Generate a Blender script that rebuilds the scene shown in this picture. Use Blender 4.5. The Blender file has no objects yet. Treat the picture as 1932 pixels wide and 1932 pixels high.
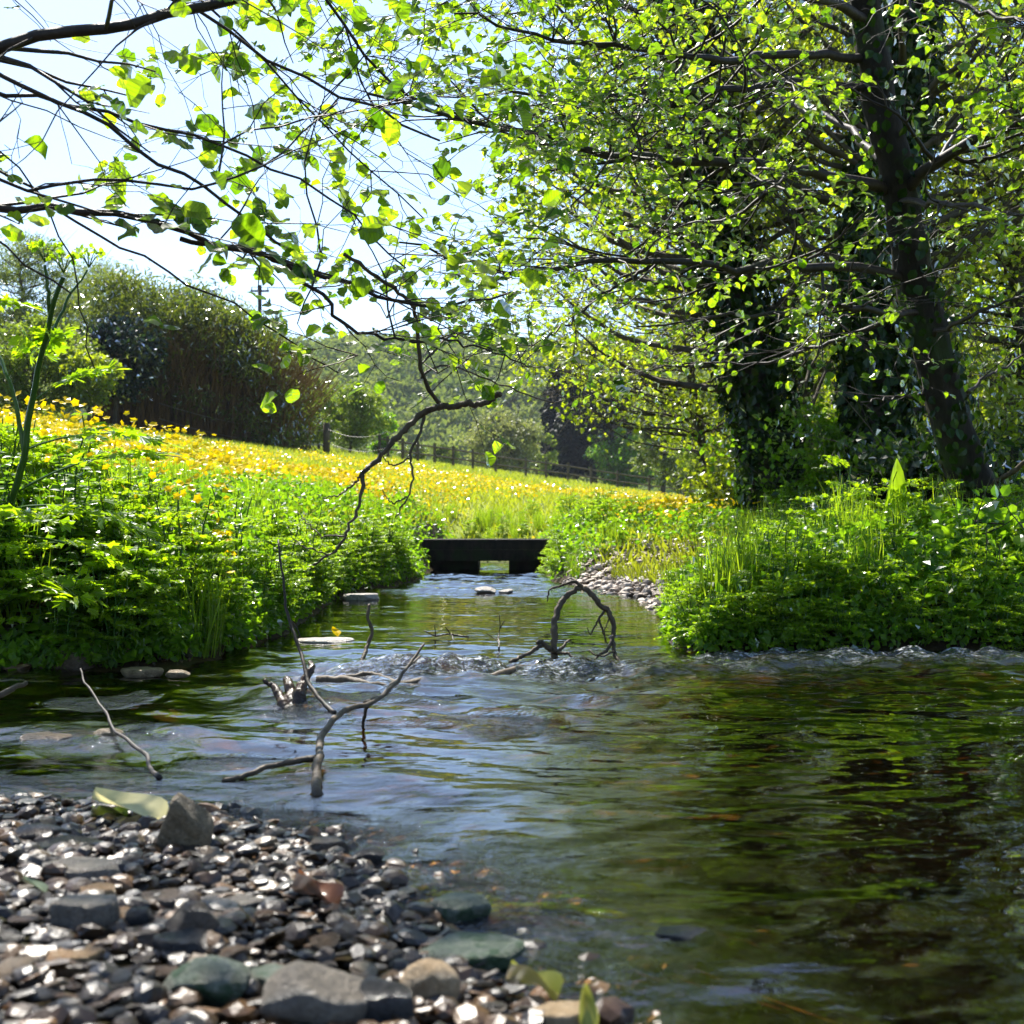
import bpy, math, random
import numpy as np

random.seed(7)
RNG = np.random.default_rng(11)
R = math.radians
sc = bpy.context.scene
COL = sc.collection

# ------------------------------------------------------------------ camera, world, sun, exposure
F = 2391.0 / 1932.0            # focal length in picture widths
CAMZ = 0.40
HOR = 1000.0                   # row of the horizon in a 1932 px picture
cam_d = bpy.data.cameras.new("camera")
cam = bpy.data.objects.new("camera", cam_d)
COL.objects.link(cam)
cam.location = (0, 0, CAMZ)
cam.rotation_euler = (R(90), 0, 0)
cam_d.sensor_width = 36
cam_d.lens = 36 * F
cam_d.shift_y = 34.0 / 1932.0
cam_d.clip_start = 0.05
cam_d.clip_end = 3000
cam_d.dof.use_dof = True
cam_d.dof.focus_distance = 4.0
cam_d.dof.aperture_fstop = 9
sc.camera = cam

SUN_EL, SUN_AZ = R(53), R(-22)     # azimuth from +Y, clockwise positive
world = bpy.data.worlds.new("World")
sc.world = world
world.use_nodes = True
wn = world.node_tree
bgn = wn.nodes["Background"]
sky = wn.nodes.new("ShaderNodeTexSky")
sky.sky_type = 'NISHITA'
sky.sun_disc = False
sky.sun_elevation = SUN_EL
sky.sun_rotation = SUN_AZ
sky.air_density = 1.0
sky.dust_density = 0.8
sky.ozone_density = 4.5
wn.links.new(sky.outputs[0], bgn.inputs[0])
bgn.inputs[1].default_value = 0.097

sun_d = bpy.data.lights.new("sun", 'SUN')
sun_d.energy = 5.0
sun_d.angle = R(0.53)
sun_d.color = (1.0, 0.95, 0.86)
sun = bpy.data.objects.new("sun", sun_d)
COL.objects.link(sun)
sun.rotation_euler = (-(R(90) - SUN_EL), 0, -SUN_AZ)
sun.location = (0, 0, 30)

sc.view_settings.view_transform = 'Standard'
sc.view_settings.look = 'None'
sc.view_settings.exposure = 1.4
sc.view_settings.gamma = 1.0
sc.cycles.use_denoising = True
sc.cycles.max_bounces = 8
sc.cycles.transmission_bounces = 6
sc.cycles.transparent_max_bounces = 12
sc.cycles.diffuse_bounces = 3
sc.cycles.glossy_bounces = 3
sc.cycles.sample_clamp_indirect = 6
sc.cycles.caustics_reflective = False
sc.cycles.caustics_refractive = False

# ------------------------------------------------------------------ small maths
def nrm(a):
    a = np.asarray(a, float)
    return a / np.maximum(np.linalg.norm(a, axis=-1, keepdims=True), 1e-9)

def hash2(ix, iy, s):
    n = (ix.astype(np.int64) * 374761393 + iy.astype(np.int64) * 668265263 + s * 974634777) & 0xffffffff
    n = ((n ^ (n >> 13)) * 1274126177) & 0xffffffff
    n = n ^ (n >> 16)
    return (n & 0xffff) / 65535.0

def vnoise(x, y, s=0):
    x = np.asarray(x, float); y = np.asarray(y, float)
    ix = np.floor(x); iy = np.floor(y)
    fx = x - ix; fy = y - iy
    fx = fx * fx * fx * (fx * (fx * 6 - 15) + 10); fy = fy * fy * fy * (fy * (fy * 6 - 15) + 10)
    a = hash2(ix, iy, s); b = hash2(ix + 1, iy, s); c = hash2(ix, iy + 1, s); d = hash2(ix + 1, iy + 1, s)
    return (a * (1 - fx) + b * fx) * (1 - fy) + (c * (1 - fx) + d * fx) * fy

def fbm(x, y, o=4, s=0):
    v = 0; a = 0.5; t = 0
    for i in range(o):
        v = v + a * vnoise(x * 2 ** i + 17.3 * i, y * 2 ** i - 9.1 * i, s + i); t += a; a *= 0.5
    return v / t

def sst(a, b, x):
    t = np.clip((np.asarray(x, float) - a) / (b - a), 0, 1)
    return t * t * (3 - 2 * t)

def P(px, py, d):                       # picture position + real distance -> point of the place
    return np.array([(px - 966) / 2391.0 * d, d, CAMZ + (HOR - py) / 2391.0 * d])

def WD(py, z=0.0):                      # distance at which height z shows on row py
    return (CAMZ - z) * 2391.0 / (py - HOR)

# ------------------------------------------------------------------ terrain
SHORE = [(-8, 2.9), (-3, 2.3), (-1.4, 1.95), (-.75, 1.80), (-.47, 1.70), (-.33, 1.60), (-.27, 1.49), (-.20, 1.38), (-.13, 1.22), (-.07, 1.06), (-.03, .9), (.05, .5), (.2, -2)]
RIGHT = [(8, -2), (8, 4.7), (3, 4.35), (1.7, 4.25), (.93, 4.12), (.60, 4.05), (.56, 4.4), (.62, 5.3), (.84, 6.8), (.84, 7.3), (.5, 8.8), (.32, 10), (.33, 12), (.3, 14), (.15, 15.6)]
LEFT = [(-.5, 15.8), (-.8, 14), (-.78, 11.2), (-.74, 10), (-1.03, 7.35), (-.95, 6), (-.88, 4.9), (-.9, 4.3), (-1.0, 3.75), (-1.35, 3.5), (-3, 3.5), (-8, 3.7)]
POLY = np.array(SHORE + RIGHT + LEFT, float)

def seg_dist(x, y, pts, closed=False):
    best = np.full(np.shape(x), 1e9)
    n = len(pts)
    for i in range(n if closed else n - 1):
        a = pts[i]; b = pts[(i + 1) % n]
        dx, dy = b[0] - a[0], b[1] - a[1]
        t = np.clip(((x - a[0]) * dx + (y - a[1]) * dy) / (dx * dx + dy * dy), 0, 1)
        best = np.minimum(best, np.hypot(x - a[0] - t * dx, y - a[1] - t * dy))
    return best

def inside(x, y):
    c = np.zeros(np.shape(x), bool)
    n = len(POLY)
    for i in range(n):
        x1, y1 = POLY[i]; x2, y2 = POLY[(i + 1) % n]
        if y1 == y2: continue
        k = ((y1 > y) != (y2 > y)) & (x < (x2 - x1) * (y - y1) / (y2 - y1) + x1)
        c ^= k
    return c

def field_z(x, y):
    yy = np.maximum(y, 0.0)
    f = 0.4 + 0.052 * (yy - 12) - 0.14 * x
    lo = 0.34
    k = 0.25
    m = np.logaddexp(f / k, lo / k) * k
    # beyond the fence the field tips over into the valley
    s = ((y - 52) - 1.96 * (x + 7.5)) / 2.2
    m = m - 0.16 * np.maximum(s - 7, 0) ** 1.0 * sst(7, 18, s) * 0.8
    m = np.maximum(m, -9)
    m = np.minimum(m, 14 + 0 * x)
    m = m + 0.12 * (fbm(x * .25, y * .25, 3, 5) - .5) * sst(8, 20, y)
    return m

def terrain(x, y):
    x = np.asarray(x, float); y = np.asarray(y, float)
    d = seg_dist(x, y, POLY, True)
    d = d + 0.10 * (fbm(x * 3, y * 3, 3, 2) - .5) * sst(0, .25, d)
    ins = inside(x, y)
    gravel = sst(2.9, 2.55, y) * sst(1.0, .4, x)          # the shingle we stand on
    bar = np.exp(-(((x - .98) / .55) ** 2 + ((y - 8.2) / 1.7) ** 2))
    bank = (1 - np.exp(-d / (0.26 + .34 * sst(.3, .6, x) * sst(8, 5, y) + 1.1 * sst(15.0, 16.2, y)))) * field_z(x, y)
    gr = 0.055 * d + 0.006 + 0.012 * (fbm(x * 5, y * 5, 2, 9) - .5)
    gr = np.minimum(gr, .25)
    br = 0.03 * d + 0.11 * np.minimum(d, 1.0) * 1.0
    land = bank * (1 - gravel) + gr * gravel
    bb = np.clip(bar * 1.7, 0, 1)
    land = land * (1 - bb) + br * bb
    lst = sst(-1.0, -1.2, x) * sst(.35, .0, d) * sst(3.2, 3.4, y) * sst(4.2, 3.9, y)
    land = land * (1 - lst) + (0.10 * d + .01) * lst
    ds_ = seg_dist(x, y, SHORE)
    bed = -np.minimum(0.20, d * (.30 - .24 * np.exp(-(ds_ / .42) ** 2) * sst(-1.0, -.6, x))) 
    bed = bed + 0.03 * (fbm(x * 4, y * 4, 3, 3) - .5) * sst(.02, .1, -bed)
    shallow = np.exp(-((y - 3.75) / .35) ** 2) * 0.35
    bed = bed * (1 - shallow * sst(0, .2, d))
    return np.where(ins, bed, land)

def tz(x, y):
    return float(terrain(np.array([x]), np.array([y]))[0])

_ys = np.geomspace(0.7, 130, 900)
def G(px, py, zoff=0.0):                # the point of the ground that row/column shows
    xs = (px - 966) / 2391.0 * _ys
    z = terrain(xs, _ys) + zoff
    ray = CAMZ + (HOR - py) / 2391.0 * _ys
    k = np.where(z >= ray)[0]
    i = k[0] if len(k) else len(_ys) - 1
    return np.array([xs[i], _ys[i], z[i] - zoff])

# ------------------------------------------------------------------ mesh building
class MB:
    def __init__(s):
        s.V = []; s.F = []; s.A = []; s.U = []; s.n = 0
    def add(s, V, faces, rnd=None, uv=None):
        V = np.asarray(V, float).reshape(-1, 3)
        for f in faces:
            f = np.asarray(f, np.int64)
            if f.size: s.F.append(f + s.n)
        s.V.append(V)
        s.A.append(np.full(len(V), random.random()) if rnd is None else np.broadcast_to(rnd, (len(V),)))
        s.U.append(np.zeros((len(V), 2)) if uv is None else uv)
        s.n += len(V)
    def inst(s, T, pos, ax, no, size, rnd=None):
        V, faces, uv = T
        pos = np.asarray(pos, float).reshape(-1, 3); m = len(pos)
        if m == 0: return
        Y = nrm(ax); X = nrm(np.cross(Y, no)); Z = np.cross(X, Y)
        M = np.stack([X, Y, Z], axis=2)
        size = np.asarray(size, float)
        if size.ndim < 2: size = np.repeat(np.broadcast_to(size, (m,))[:, None], 3, 1)
        VV = V[None] * size[:, None, :]
        W = np.einsum('mij,mnj->mni', M, VV) + pos[:, None, :]
        n = len(V)
        off = (np.arange(m) * n)
        fs = [(f[None] + off[:, None, None]).reshape(-1, f.shape[1]) for f in faces]
        r = RNG.random(m) if rnd is None else np.asarray(rnd)
        s.add(W.reshape(-1, 3), fs, np.repeat(r, n), np.tile(uv, (m, 1)))
    def tube(s, pts, rad, sides=6, rnd=None, cap=True):
        pts = np.asarray(pts, float); m = len(pts)
        rad = np.broadcast_to(np.asarray(rad, float), (m,))
        t = np.zeros_like(pts); t[1:-1] = pts[2:] - pts[:-2]; t[0] = pts[1] - pts[0]; t[-1] = pts[-1] - pts[-2]
        t = nrm(t)
        ref = np.array([.31, .17, .93]) if abs(t[0][2]) < .8 else np.array([.95, .2, .1])
        a = nrm(np.cross(t, ref)); b = np.cross(t, a)
        an = np.arange(sides) / sides * 2 * math.pi
        V = pts[:, None] + rad[:, None, None] * (a[:, None] * np.cos(an)[None, :, None] + b[:, None] * np.sin(an)[None, :, None])
        i = np.arange(m - 1)[:, None] * sides; j = np.arange(sides)[None]
        j2 = (j + 1) % sides
        q = np.stack([i + j, i + j2, i + sides + j2, i + sides + j], -1).reshape(-1, 4)
        uv = np.zeros((m * sides, 2))
        L = np.concatenate([[0], np.cumsum(np.linalg.norm(np.diff(pts, axis=0), axis=1))])
        uv[:, 1] = np.repeat(L, sides); uv[:, 0] = np.tile(np.arange(sides) / sides, m)
        fs = [q]
        if cap:
            fs.append(np.array([[*range(sides)][::-1]])); fs.append(np.array([[(m - 1) * sides + k for k in range(sides)]]))
        s.add(V.reshape(-1, 3), fs, rnd, uv)
    def box(s, c, h, rz=0.0, rnd=None, rx=0.0):
        v = np.array([[x, y, z] for x in (-1, 1) for y in (-1, 1) for z in (-1, 1)], float) * np.asarray(h)
        cx, sx = math.cos(rx), math.sin(rx)
        v = np.stack([v[:, 0], v[:, 1] * cx - v[:, 2] * sx, v[:, 1] * sx + v[:, 2] * cx], 1)
        cz, sz = math.cos(rz), math.sin(rz)
        v = np.stack([v[:, 0] * cz - v[:, 1] * sz, v[:, 0] * sz + v[:, 1] * cz, v[:, 2]], 1)
        s.add(v + np.asarray(c), [np.array([[0, 1, 3, 2], [4, 6, 7, 5], [0, 4, 5, 1], [2, 3, 7, 6], [0, 2, 6, 4], [1, 5, 7, 3]])], rnd)
    def mesh(s, name, mat, smooth=False):
        me = bpy.data.meshes.new(name)
        V = np.concatenate(s.V); me.vertices.add(len(V)); me.vertices.foreach_set('co', V.ravel())
        loops = np.concatenate([f.ravel() for f in s.F])
        tot = np.concatenate([np.full(len(f), f.shape[1]) for f in s.F])
        st = np.concatenate([[0], np.cumsum(tot)[:-1]])
        me.loops.add(len(loops)); me.loops.foreach_set('vertex_index', loops.astype(np.int32))
        me.polygons.add(len(tot)); me.polygons.foreach_set('loop_start', st.astype(np.int32))
        me.polygons.foreach_set('loop_total', tot.astype(np.int32))
        me.polygons.foreach_set('use_smooth', np.full(len(tot), smooth))
        at = me.attributes.new('rnd', 'FLOAT', 'POINT'); at.data.foreach_set('value', np.concatenate(s.A).astype(np.float32))
        uvl = me.uv_layers.new(name='uv'); uvl.data.foreach_set('uv', np.concatenate(s.U)[loops].ravel().astype(np.float32))
        me.update(calc_edges=True)
        me.materials.append(mat)
        return me
    def build(s, name, mat, parent=None, smooth=False):
        o = bpy.data.objects.new(name, s.mesh(name, mat, smooth))
        COL.objects.link(o)
        if parent is not None:
            o.parent = parent
            o.matrix_parent_inverse = parent.matrix_basis.inverted()
        return o

def tag(o, label=None, cat=None, group=None, kind=None):
    if label: o['label'] = label
    if cat: o['category'] = cat
    if group: o['group'] = group
    if kind: o['kind'] = kind
    return o

def empty(name, loc, label, cat, group=None):
    o = bpy.data.objects.new(name, None); COL.objects.link(o)
    o.location = [float(v) for v in loc]; o.empty_display_size = .1
    bpy.context.view_layer.update() if False else None
    return tag(o, label, cat, group)

def copy_tree(o, loc, rz, s, label=None):
    c = o.copy(); COL.objects.link(c)
    c.location = [float(v) for v in loc]; c.rotation_euler = (0, 0, rz); c.scale = (s, s, s)
    if label: c['label'] = label
    for ch in o.children:
        k = ch.copy(); COL.objects.link(k); k.parent = c
        for g in ch.children:
            q = g.copy(); COL.objects.link(q); q.parent = k
    return c

# ------------------------------------------------------------------ materials
def new_mat(name):
    m = bpy.data.materials.new(name); m.use_nodes = True
    nt = m.node_tree; nt.nodes.clear()
    out = nt.nodes.new('ShaderNodeOutputMaterial')
    return m, nt, out

def N(nt, t, **kw):
    n = nt.nodes.new(t)
    for k, v in kw.items():
        if isinstance(k, str) and hasattr(n, k): setattr(n, k, v)
    return n

def setin(nt, node, key, v):
    s = node.inputs[key]
    if isinstance(v, bpy.types.NodeSocket): nt.links.new(v, s)
    elif isinstance(v, (tuple, list)) and len(v) == 3 and s.type == 'RGBA': s.default_value = (*v, 1)
    else: s.default_value = v

def ramp(nt, fac, stops, interp='LINEAR'):
    r = nt.nodes.new('ShaderNodeValToRGB'); r.color_ramp.interpolation = interp
    e = r.color_ramp.elements
    while len(e) < len(stops): e.new(.5)
    for k, (p, c) in enumerate(stops):
        e[k].position = p; e[k].color = (*c, 1) if len(c) == 3 else c
    nt.links.new(fac, r.inputs[0])
    return r.outputs[0]

def noise(nt, scale, detail=4, vec=None, rough=.55):
    n = nt.nodes.new('ShaderNodeTexNoise'); n.inputs['Scale'].default_value = scale
    n.inputs['Detail'].default_value = detail; n.inputs['Roughness'].default_value = rough
    if vec is not None: nt.links.new(vec, n.inputs['Vector'])
    return n

def attr(nt, name='rnd'):
    a = nt.nodes.new('ShaderNodeAttribute'); a.attribute_name = name
    return a.outputs['Fac']

def mixc(nt, fac, a, b, mode='MIX'):
    n = nt.nodes.new('ShaderNodeMix'); n.data_type = 'RGBA'; n.blend_type = mode
    setin(nt, n, 0, fac)
    for key, v in ((6, a), (7, b)): setin(nt, n, key, v)
    return n.outputs[2]

def math_(nt, op, a, b=None, c=None):
    n = nt.nodes.new('ShaderNodeMath'); n.operation = op
    setin(nt, n, 0, a)
    if b is not None: setin(nt, n, 1, b)
    if c is not None: setin(nt, n, 2, c)
    return n.outputs[0]

def leaf_mat(name, refl, trans, gloss=.35, rough=.32, veins=False, tfac=.5):
    """refl, trans: lists of (pos, colour) over the per-leaf random number"""
    m, nt, out = new_mat(name)
    a = attr(nt)
    cr = ramp(nt, a, refl); ct = ramp(nt, a, trans)
    if veins:
        uv = nt.nodes.new('ShaderNodeUVMap'); uv.uv_map = 'uv'
        sp = nt.nodes.new('ShaderNodeSeparateXYZ'); nt.links.new(uv.outputs[0], sp.inputs[0])
        ax = math_(nt, 'ABSOLUTE', sp.outputs[0])
        v = math_(nt, 'SUBTRACT', sp.outputs[1], math_(nt, 'MULTIPLY', ax, .55))
        w = math_(nt, 'ABSOLUTE', math_(nt, 'SUBTRACT', math_(nt, 'FRACT', math_(nt, 'MULTIPLY', v, 8)), .5))
        line = math_(nt, 'LESS_THAN', w, .09)
        mid = math_(nt, 'LESS_THAN', ax, .02)
        k = math_(nt, 'MULTIPLY', math_(nt, 'MAXIMUM', line, mid), .45)
        ct = mixc(nt, k, ct, (.10, .2, .006))
        cr = mixc(nt, k, cr, (.10, .17, .03))
    d = N(nt, 'ShaderNodeBsdfDiffuse'); setin(nt, d, 'Color', cr)
    t = N(nt, 'ShaderNodeBsdfTranslucent'); setin(nt, t, 'Color', ct)
    mx = N(nt, 'ShaderNodeMixShader'); mx.inputs[0].default_value = tfac
    nt.links.new(d.outputs[0], mx.inputs[1]); nt.links.new(t.outputs[0], mx.inputs[2])
    g = N(nt, 'ShaderNodeBsdfGlossy'); g.inputs['Roughness'].default_value = rough
    fr = N(nt, 'ShaderNodeFresnel'); fr.inputs['IOR'].default_value = 1.45
    m2 = N(nt, 'ShaderNodeMixShader'); nt.links.new(math_(nt, 'MULTIPLY', fr.outputs[0], gloss), m2.inputs[0])
    nt.links.new(mx.outputs[0], m2.inputs[1]); nt.links.new(g.outputs[0], m2.inputs[2])
    nt.links.new(m2.outputs[0], out.inputs[0])
    return m

def bark_mat(name, c1, c2, scale=14, bump=.5, rough=.85, moss=None):
    m, nt, out = new_mat(name)
    tc = N(nt, 'ShaderNodeTexCoord')
    mp = N(nt, 'ShaderNodeMapping'); mp.inputs['Scale'].default_value = (1, 1, .35)
    nt.links.new(tc.outputs['Object'], mp.inputs[0])
    n = noise(nt, scale, 6, mp.outputs[0], .65)
    c = ramp(nt, n.outputs[0], [(.3, c1), (.7, c2)])
    if moss:
        n2 = noise(nt, 5, 4, tc.outputs['Object'])
        c = mixc(nt, ramp(nt, n2.outputs[0], [(.5, (0, 0, 0)), (.62, (1, 1, 1))]), c, moss)
    b = N(nt, 'ShaderNodeBsdfPrincipled'); setin(nt, b, 'Base Color', c); b.inputs['Roughness'].default_value = rough
    b.inputs['Specular IOR Level'].default_value = .3
    bp = N(nt, 'ShaderNodeBump'); bp.inputs['Strength'].default_value = bump; bp.inputs['Distance'].default_value = .02
    nt.links.new(n.outputs[0], bp.inputs['Height']); nt.links.new(bp.outputs[0], b.inputs['Normal'])
    nt.links.new(b.outputs[0], out.inputs[0])
    return m

M = {}
M['alder'] = leaf_mat('alder_leaf', [(0, (.018, .05, .005)), (.5, (.03, .075, .007)), (1, (.055, .10, .010))],
                      [(0, (.10, .26, .004)), (.35, (.33, .57, .006)), (1, (.56, .80, .016))], gloss=.6, rough=.35, veins=True, tfac=.62)
M['hazel'] = leaf_mat('spring_leaf', [(0, (.025, .055, .006)), (1, (.07, .11, .012))],
                      [(0, (.28, .42, .006)), (1, (.66, .76, .02))], gloss=.5, rough=.35, tfac=.6)
M['ivy'] = leaf_mat('ivy_leaf', [(0, (.008, .022, .006)), (1, (.024, .05, .009))],
                    [(0, (.03, .09, .004)), (1, (.10, .22, .01))], gloss=.55, rough=.25, tfac=.3)
M['parsley'] = leaf_mat('parsley_leaf', [(0, (.08, .16, .006)), (1, (.20, .30, .010))],
                        [(0, (.26, .50, .004)), (1, (.62, .86, .010))], gloss=.35, rough=.32, tfac=.6)
M['nettle'] = leaf_mat('nettle_leaf', [(0, (.045, .11, .008)), (1, (.11, .20, .012))],
                       [(0, (.14, .36, .006)), (1, (.38, .64, .012))], gloss=.35, rough=.32, tfac=.55)
M['grass'] = leaf_mat('grass_blade', [(0, (.07, .14, .010)), (1, (.17, .25, .02))],
                      [(0, (.24, .44, .01)), (1, (.55, .74, .02))], gloss=.35, rough=.35, tfac=.55)
M['field'] = leaf_mat('field_grass', [(0, (.12, .15, .012)), (1, (.23, .26, .025))],
                      [(0, (.32, .40, .01)), (1, (.55, .60, .03))], gloss=.3, rough=.4, tfac=.5)
M['butter'] = leaf_mat('buttercup_petal', [(0, (.75, .50, .003)), (1, (.90, .66, .004))],
                       [(0, (.75, .5, .003)), (1, (.9, .66, .004))], gloss=.4, rough=.25, tfac=.45)
M['bamboo'] = leaf_mat('bamboo_leaf', [(0, (.03, .045, .008)), (.6, (.08, .09, .016)), (1, (.16, .16, .04))],
                       [(0, (.08, .16, .01)), (1, (.34, .40, .03))], gloss=.35, rough=.25, tfac=.42)
M['willow'] = leaf_mat('willow_leaf', [(0, (.07, .10, .03)), (1, (.14, .17, .05))],
                       [(0, (.18, .28, .03)), (1, (.38, .46, .06))], gloss=.6, rough=.35, tfac=.45)
M['laurel'] = leaf_mat('dark_shrub_leaf', [(0, (.012, .03, .02)), (1, (.03, .05, .03))],
                       [(0, (.02, .06, .01)), (1, (.06, .12, .02))], gloss=1.0, rough=.25, tfac=.25)
M['pale'] = leaf_mat('pale_spring_leaf', [(0, (.15, .16, .06)), (1, (.27, .27, .11))],
                     [(0, (.22, .28, .05)), (1, (.42, .44, .12))], gloss=.3, rough=.4, tfac=.4)
M['bush'] = leaf_mat('bush_leaf', [(0, (.07, .11, .016)), (1, (.15, .20, .03))],
                     [(0, (.20, .32, .02)), (1, (.42, .54, .04))], gloss=.3, rough=.4, tfac=.45)
M['conifer'] = leaf_mat('conifer_needle', [(0, (.008, .016, .009)), (1, (.022, .034, .016))],
                        [(0, (.006, .012, .004)), (1, (.02, .03, .008))], gloss=.2, rough=.5, tfac=.2)
M['far'] = leaf_mat('far_wood_leaf', [(0, (.07, .12, .03)), (.5, (.14, .19, .04)), (1, (.24, .26, .06))],
                    [(0, (.14, .22, .03)), (1, (.36, .42, .06))], gloss=.1, rough=.6, tfac=.35)
M['alder_bark'] = bark_mat('alder_bark', (.008, .006, .004), (.032, .024, .016), 22, .7, moss=(.03, .045, .012))
M['twig'] = bark_mat('twig_bark', (.014, .009, .006), (.045, .032, .024), 30, .3, .6)
M['bark'] = bark_mat('grey_bark', (.03, .024, .018), (.11, .09, .065), 12, .6)
M['dead'] = bark_mat('dead_wood', (.025, .017, .010), (.12, .085, .05), 24, .6, .6)
M['wetwood'] = bark_mat('wet_wood', (.012, .008, .006), (.07, .04, .025), 20, .8, .22)
M['cane'] = bark_mat('cane', (.07, .036, .011), (.22, .125, .04), 3, .2, .6)
M['stem'] = leaf_mat('green_stem', [(0, (.04, .11, .02)), (1, (.09, .17, .03))], [(0, (.05, .12, .01)), (1, (.12, .22, .02))], gloss=.8, rough=.25, tfac=.25)
M['post'] = bark_mat('fence_wood', (.05, .04, .028), (.13, .10, .07), 9, .4)
M['darkwood'] = bark_mat('dark_timber', (.006, .005, .004), (.035, .026, .018), 16, .9, .85, moss=(.018, .026, .008))  # near-black timber; on the bridge this puts its shaded side into the colour

# stone: colour comes from the object's/pebble's own number
def stone_mat(name, attr_based, cols=None, rough=.34):
    m, nt, out = new_mat(name)
    if attr_based: f = attr(nt)
    else: f = N(nt, 'ShaderNodeObjectInfo').outputs['Random']
    base = ramp(nt, f, cols or [(0, (.034, .024, .016)), (.20, (.075, .056, .038)), (.38, (.085, .048, .022)), (.54, (.17, .105, .05)),
                        (.66, (.05, .042, .034)), (.76, (.22, .12, .045)), (.84, (.09, .08, .068)), (.94, (.26, .20, .13))], 'CONSTANT')
    tc = N(nt, 'ShaderNodeTexCoord')
    n = noise(nt, 40 if attr_based else 3, 6, tc.outputs['Object'], .7)
    c = mixc(nt, 1.0, base, ramp(nt, n.outputs[0], [(.25, (.22, .19, .16)), (.75, (.85, .78, .68))] if cols is None else [(.25, (.5, .48, .45)), (.75, (1.2, 1.15, 1.1))]), 'MULTIPLY')
    b = N(nt, 'ShaderNodeBsdfPrincipled'); setin(nt, b, 'Base Color', c)
    b.inputs['Roughness'].default_value = rough
    b.inputs['Specular IOR Level'].default_value = .42
    bp = N(nt, 'ShaderNodeBump'); bp.inputs['Strength'].default_value = .6; bp.inputs['Distance'].default_value = .003 if attr_based else .15
    nt.links.new(n.outputs[0], bp.inputs['Height']); nt.links.new(bp.outputs[0], b.inputs['Normal'])
    nt.links.new(b.outputs[0], out.inputs[0])
    return m
M['gravel'] = stone_mat('wet_gravel', True)
M['stone'] = stone_mat('wet_stone', False)
M['bar'] = stone_mat('pale_gravel', True, [(0, (.30, .25, .21)), (.3, (.42, .36, .31)), (.6, (.34, .27, .22)), (.85, (.5, .45, .4))], .6)  # paler and rougher than the wet gravel

def stone_col(name, c1, c2, rough=.5, spot=None):
    m, nt, out = new_mat(name)
    tc = N(nt, 'ShaderNodeTexCoord')
    n = noise(nt, 2.2, 8, tc.outputs['Object'], .7)
    n3 = noise(nt, 14, 5, tc.outputs['Object'], .7)
    c = ramp(nt, n.outputs[0], [(.32, c1), (.62, c2)])
    c = mixc(nt, .7, c, ramp(nt, n3.outputs[0], [(.3, (.5, .5, .5)), (.7, (1.3, 1.3, 1.3))]), 'MULTIPLY')
    if spot: c = mixc(nt, ramp(nt, noise(nt, 4, 5, tc.outputs['Object']).outputs[0], [(.5, (0, 0, 0)), (.58, (1, 1, 1))]), c, spot)
    b = N(nt, 'ShaderNodeBsdfPrincipled'); setin(nt, b, 'Base Color', c); b.inputs['Roughness'].default_value = rough
    bp = N(nt, 'ShaderNodeBump'); bp.inputs['Strength'].default_value = .7; bp.inputs['Distance'].default_value = .12
    nt.links.new(mixc(nt, .5, n.outputs[0], n3.outputs[0]), bp.inputs['Height']); nt.links.new(bp.outputs[0], b.inputs['Normal'])
    nt.links.new(b.outputs[0], out.inputs[0])
    return m
M['st_tan'] = stone_col('tan_stone', (.12, .08, .03), (.34, .25, .14), .55)
M['st_cream'] = stone_col('cream_stone', (.28, .17, .06), (.52, .38, .22), .55)
M['st_grey'] = stone_col('grey_slate', (.085, .070, .052), (.24, .20, .15), .4)
M['st_dark'] = stone_col('dark_slate', (.016, .015, .015), (.05, .045, .04), .2)
M['st_orange'] = stone_col('orange_stone', (.28, .13, .04), (.48, .32, .15), .3)
M['st_green'] = stone_col('mossy_stone', (.03, .06, .02), (.24, .26, .20), .4, (.03, .07, .02))
M['st_brown'] = stone_col('brown_stone', (.05, .035, .02), (.16, .11, .07), .3)
M['st_white'] = stone_col('pale_stone', (.40, .35, .30), (.62, .56, .5), .45)  # pale by its own colour

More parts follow.
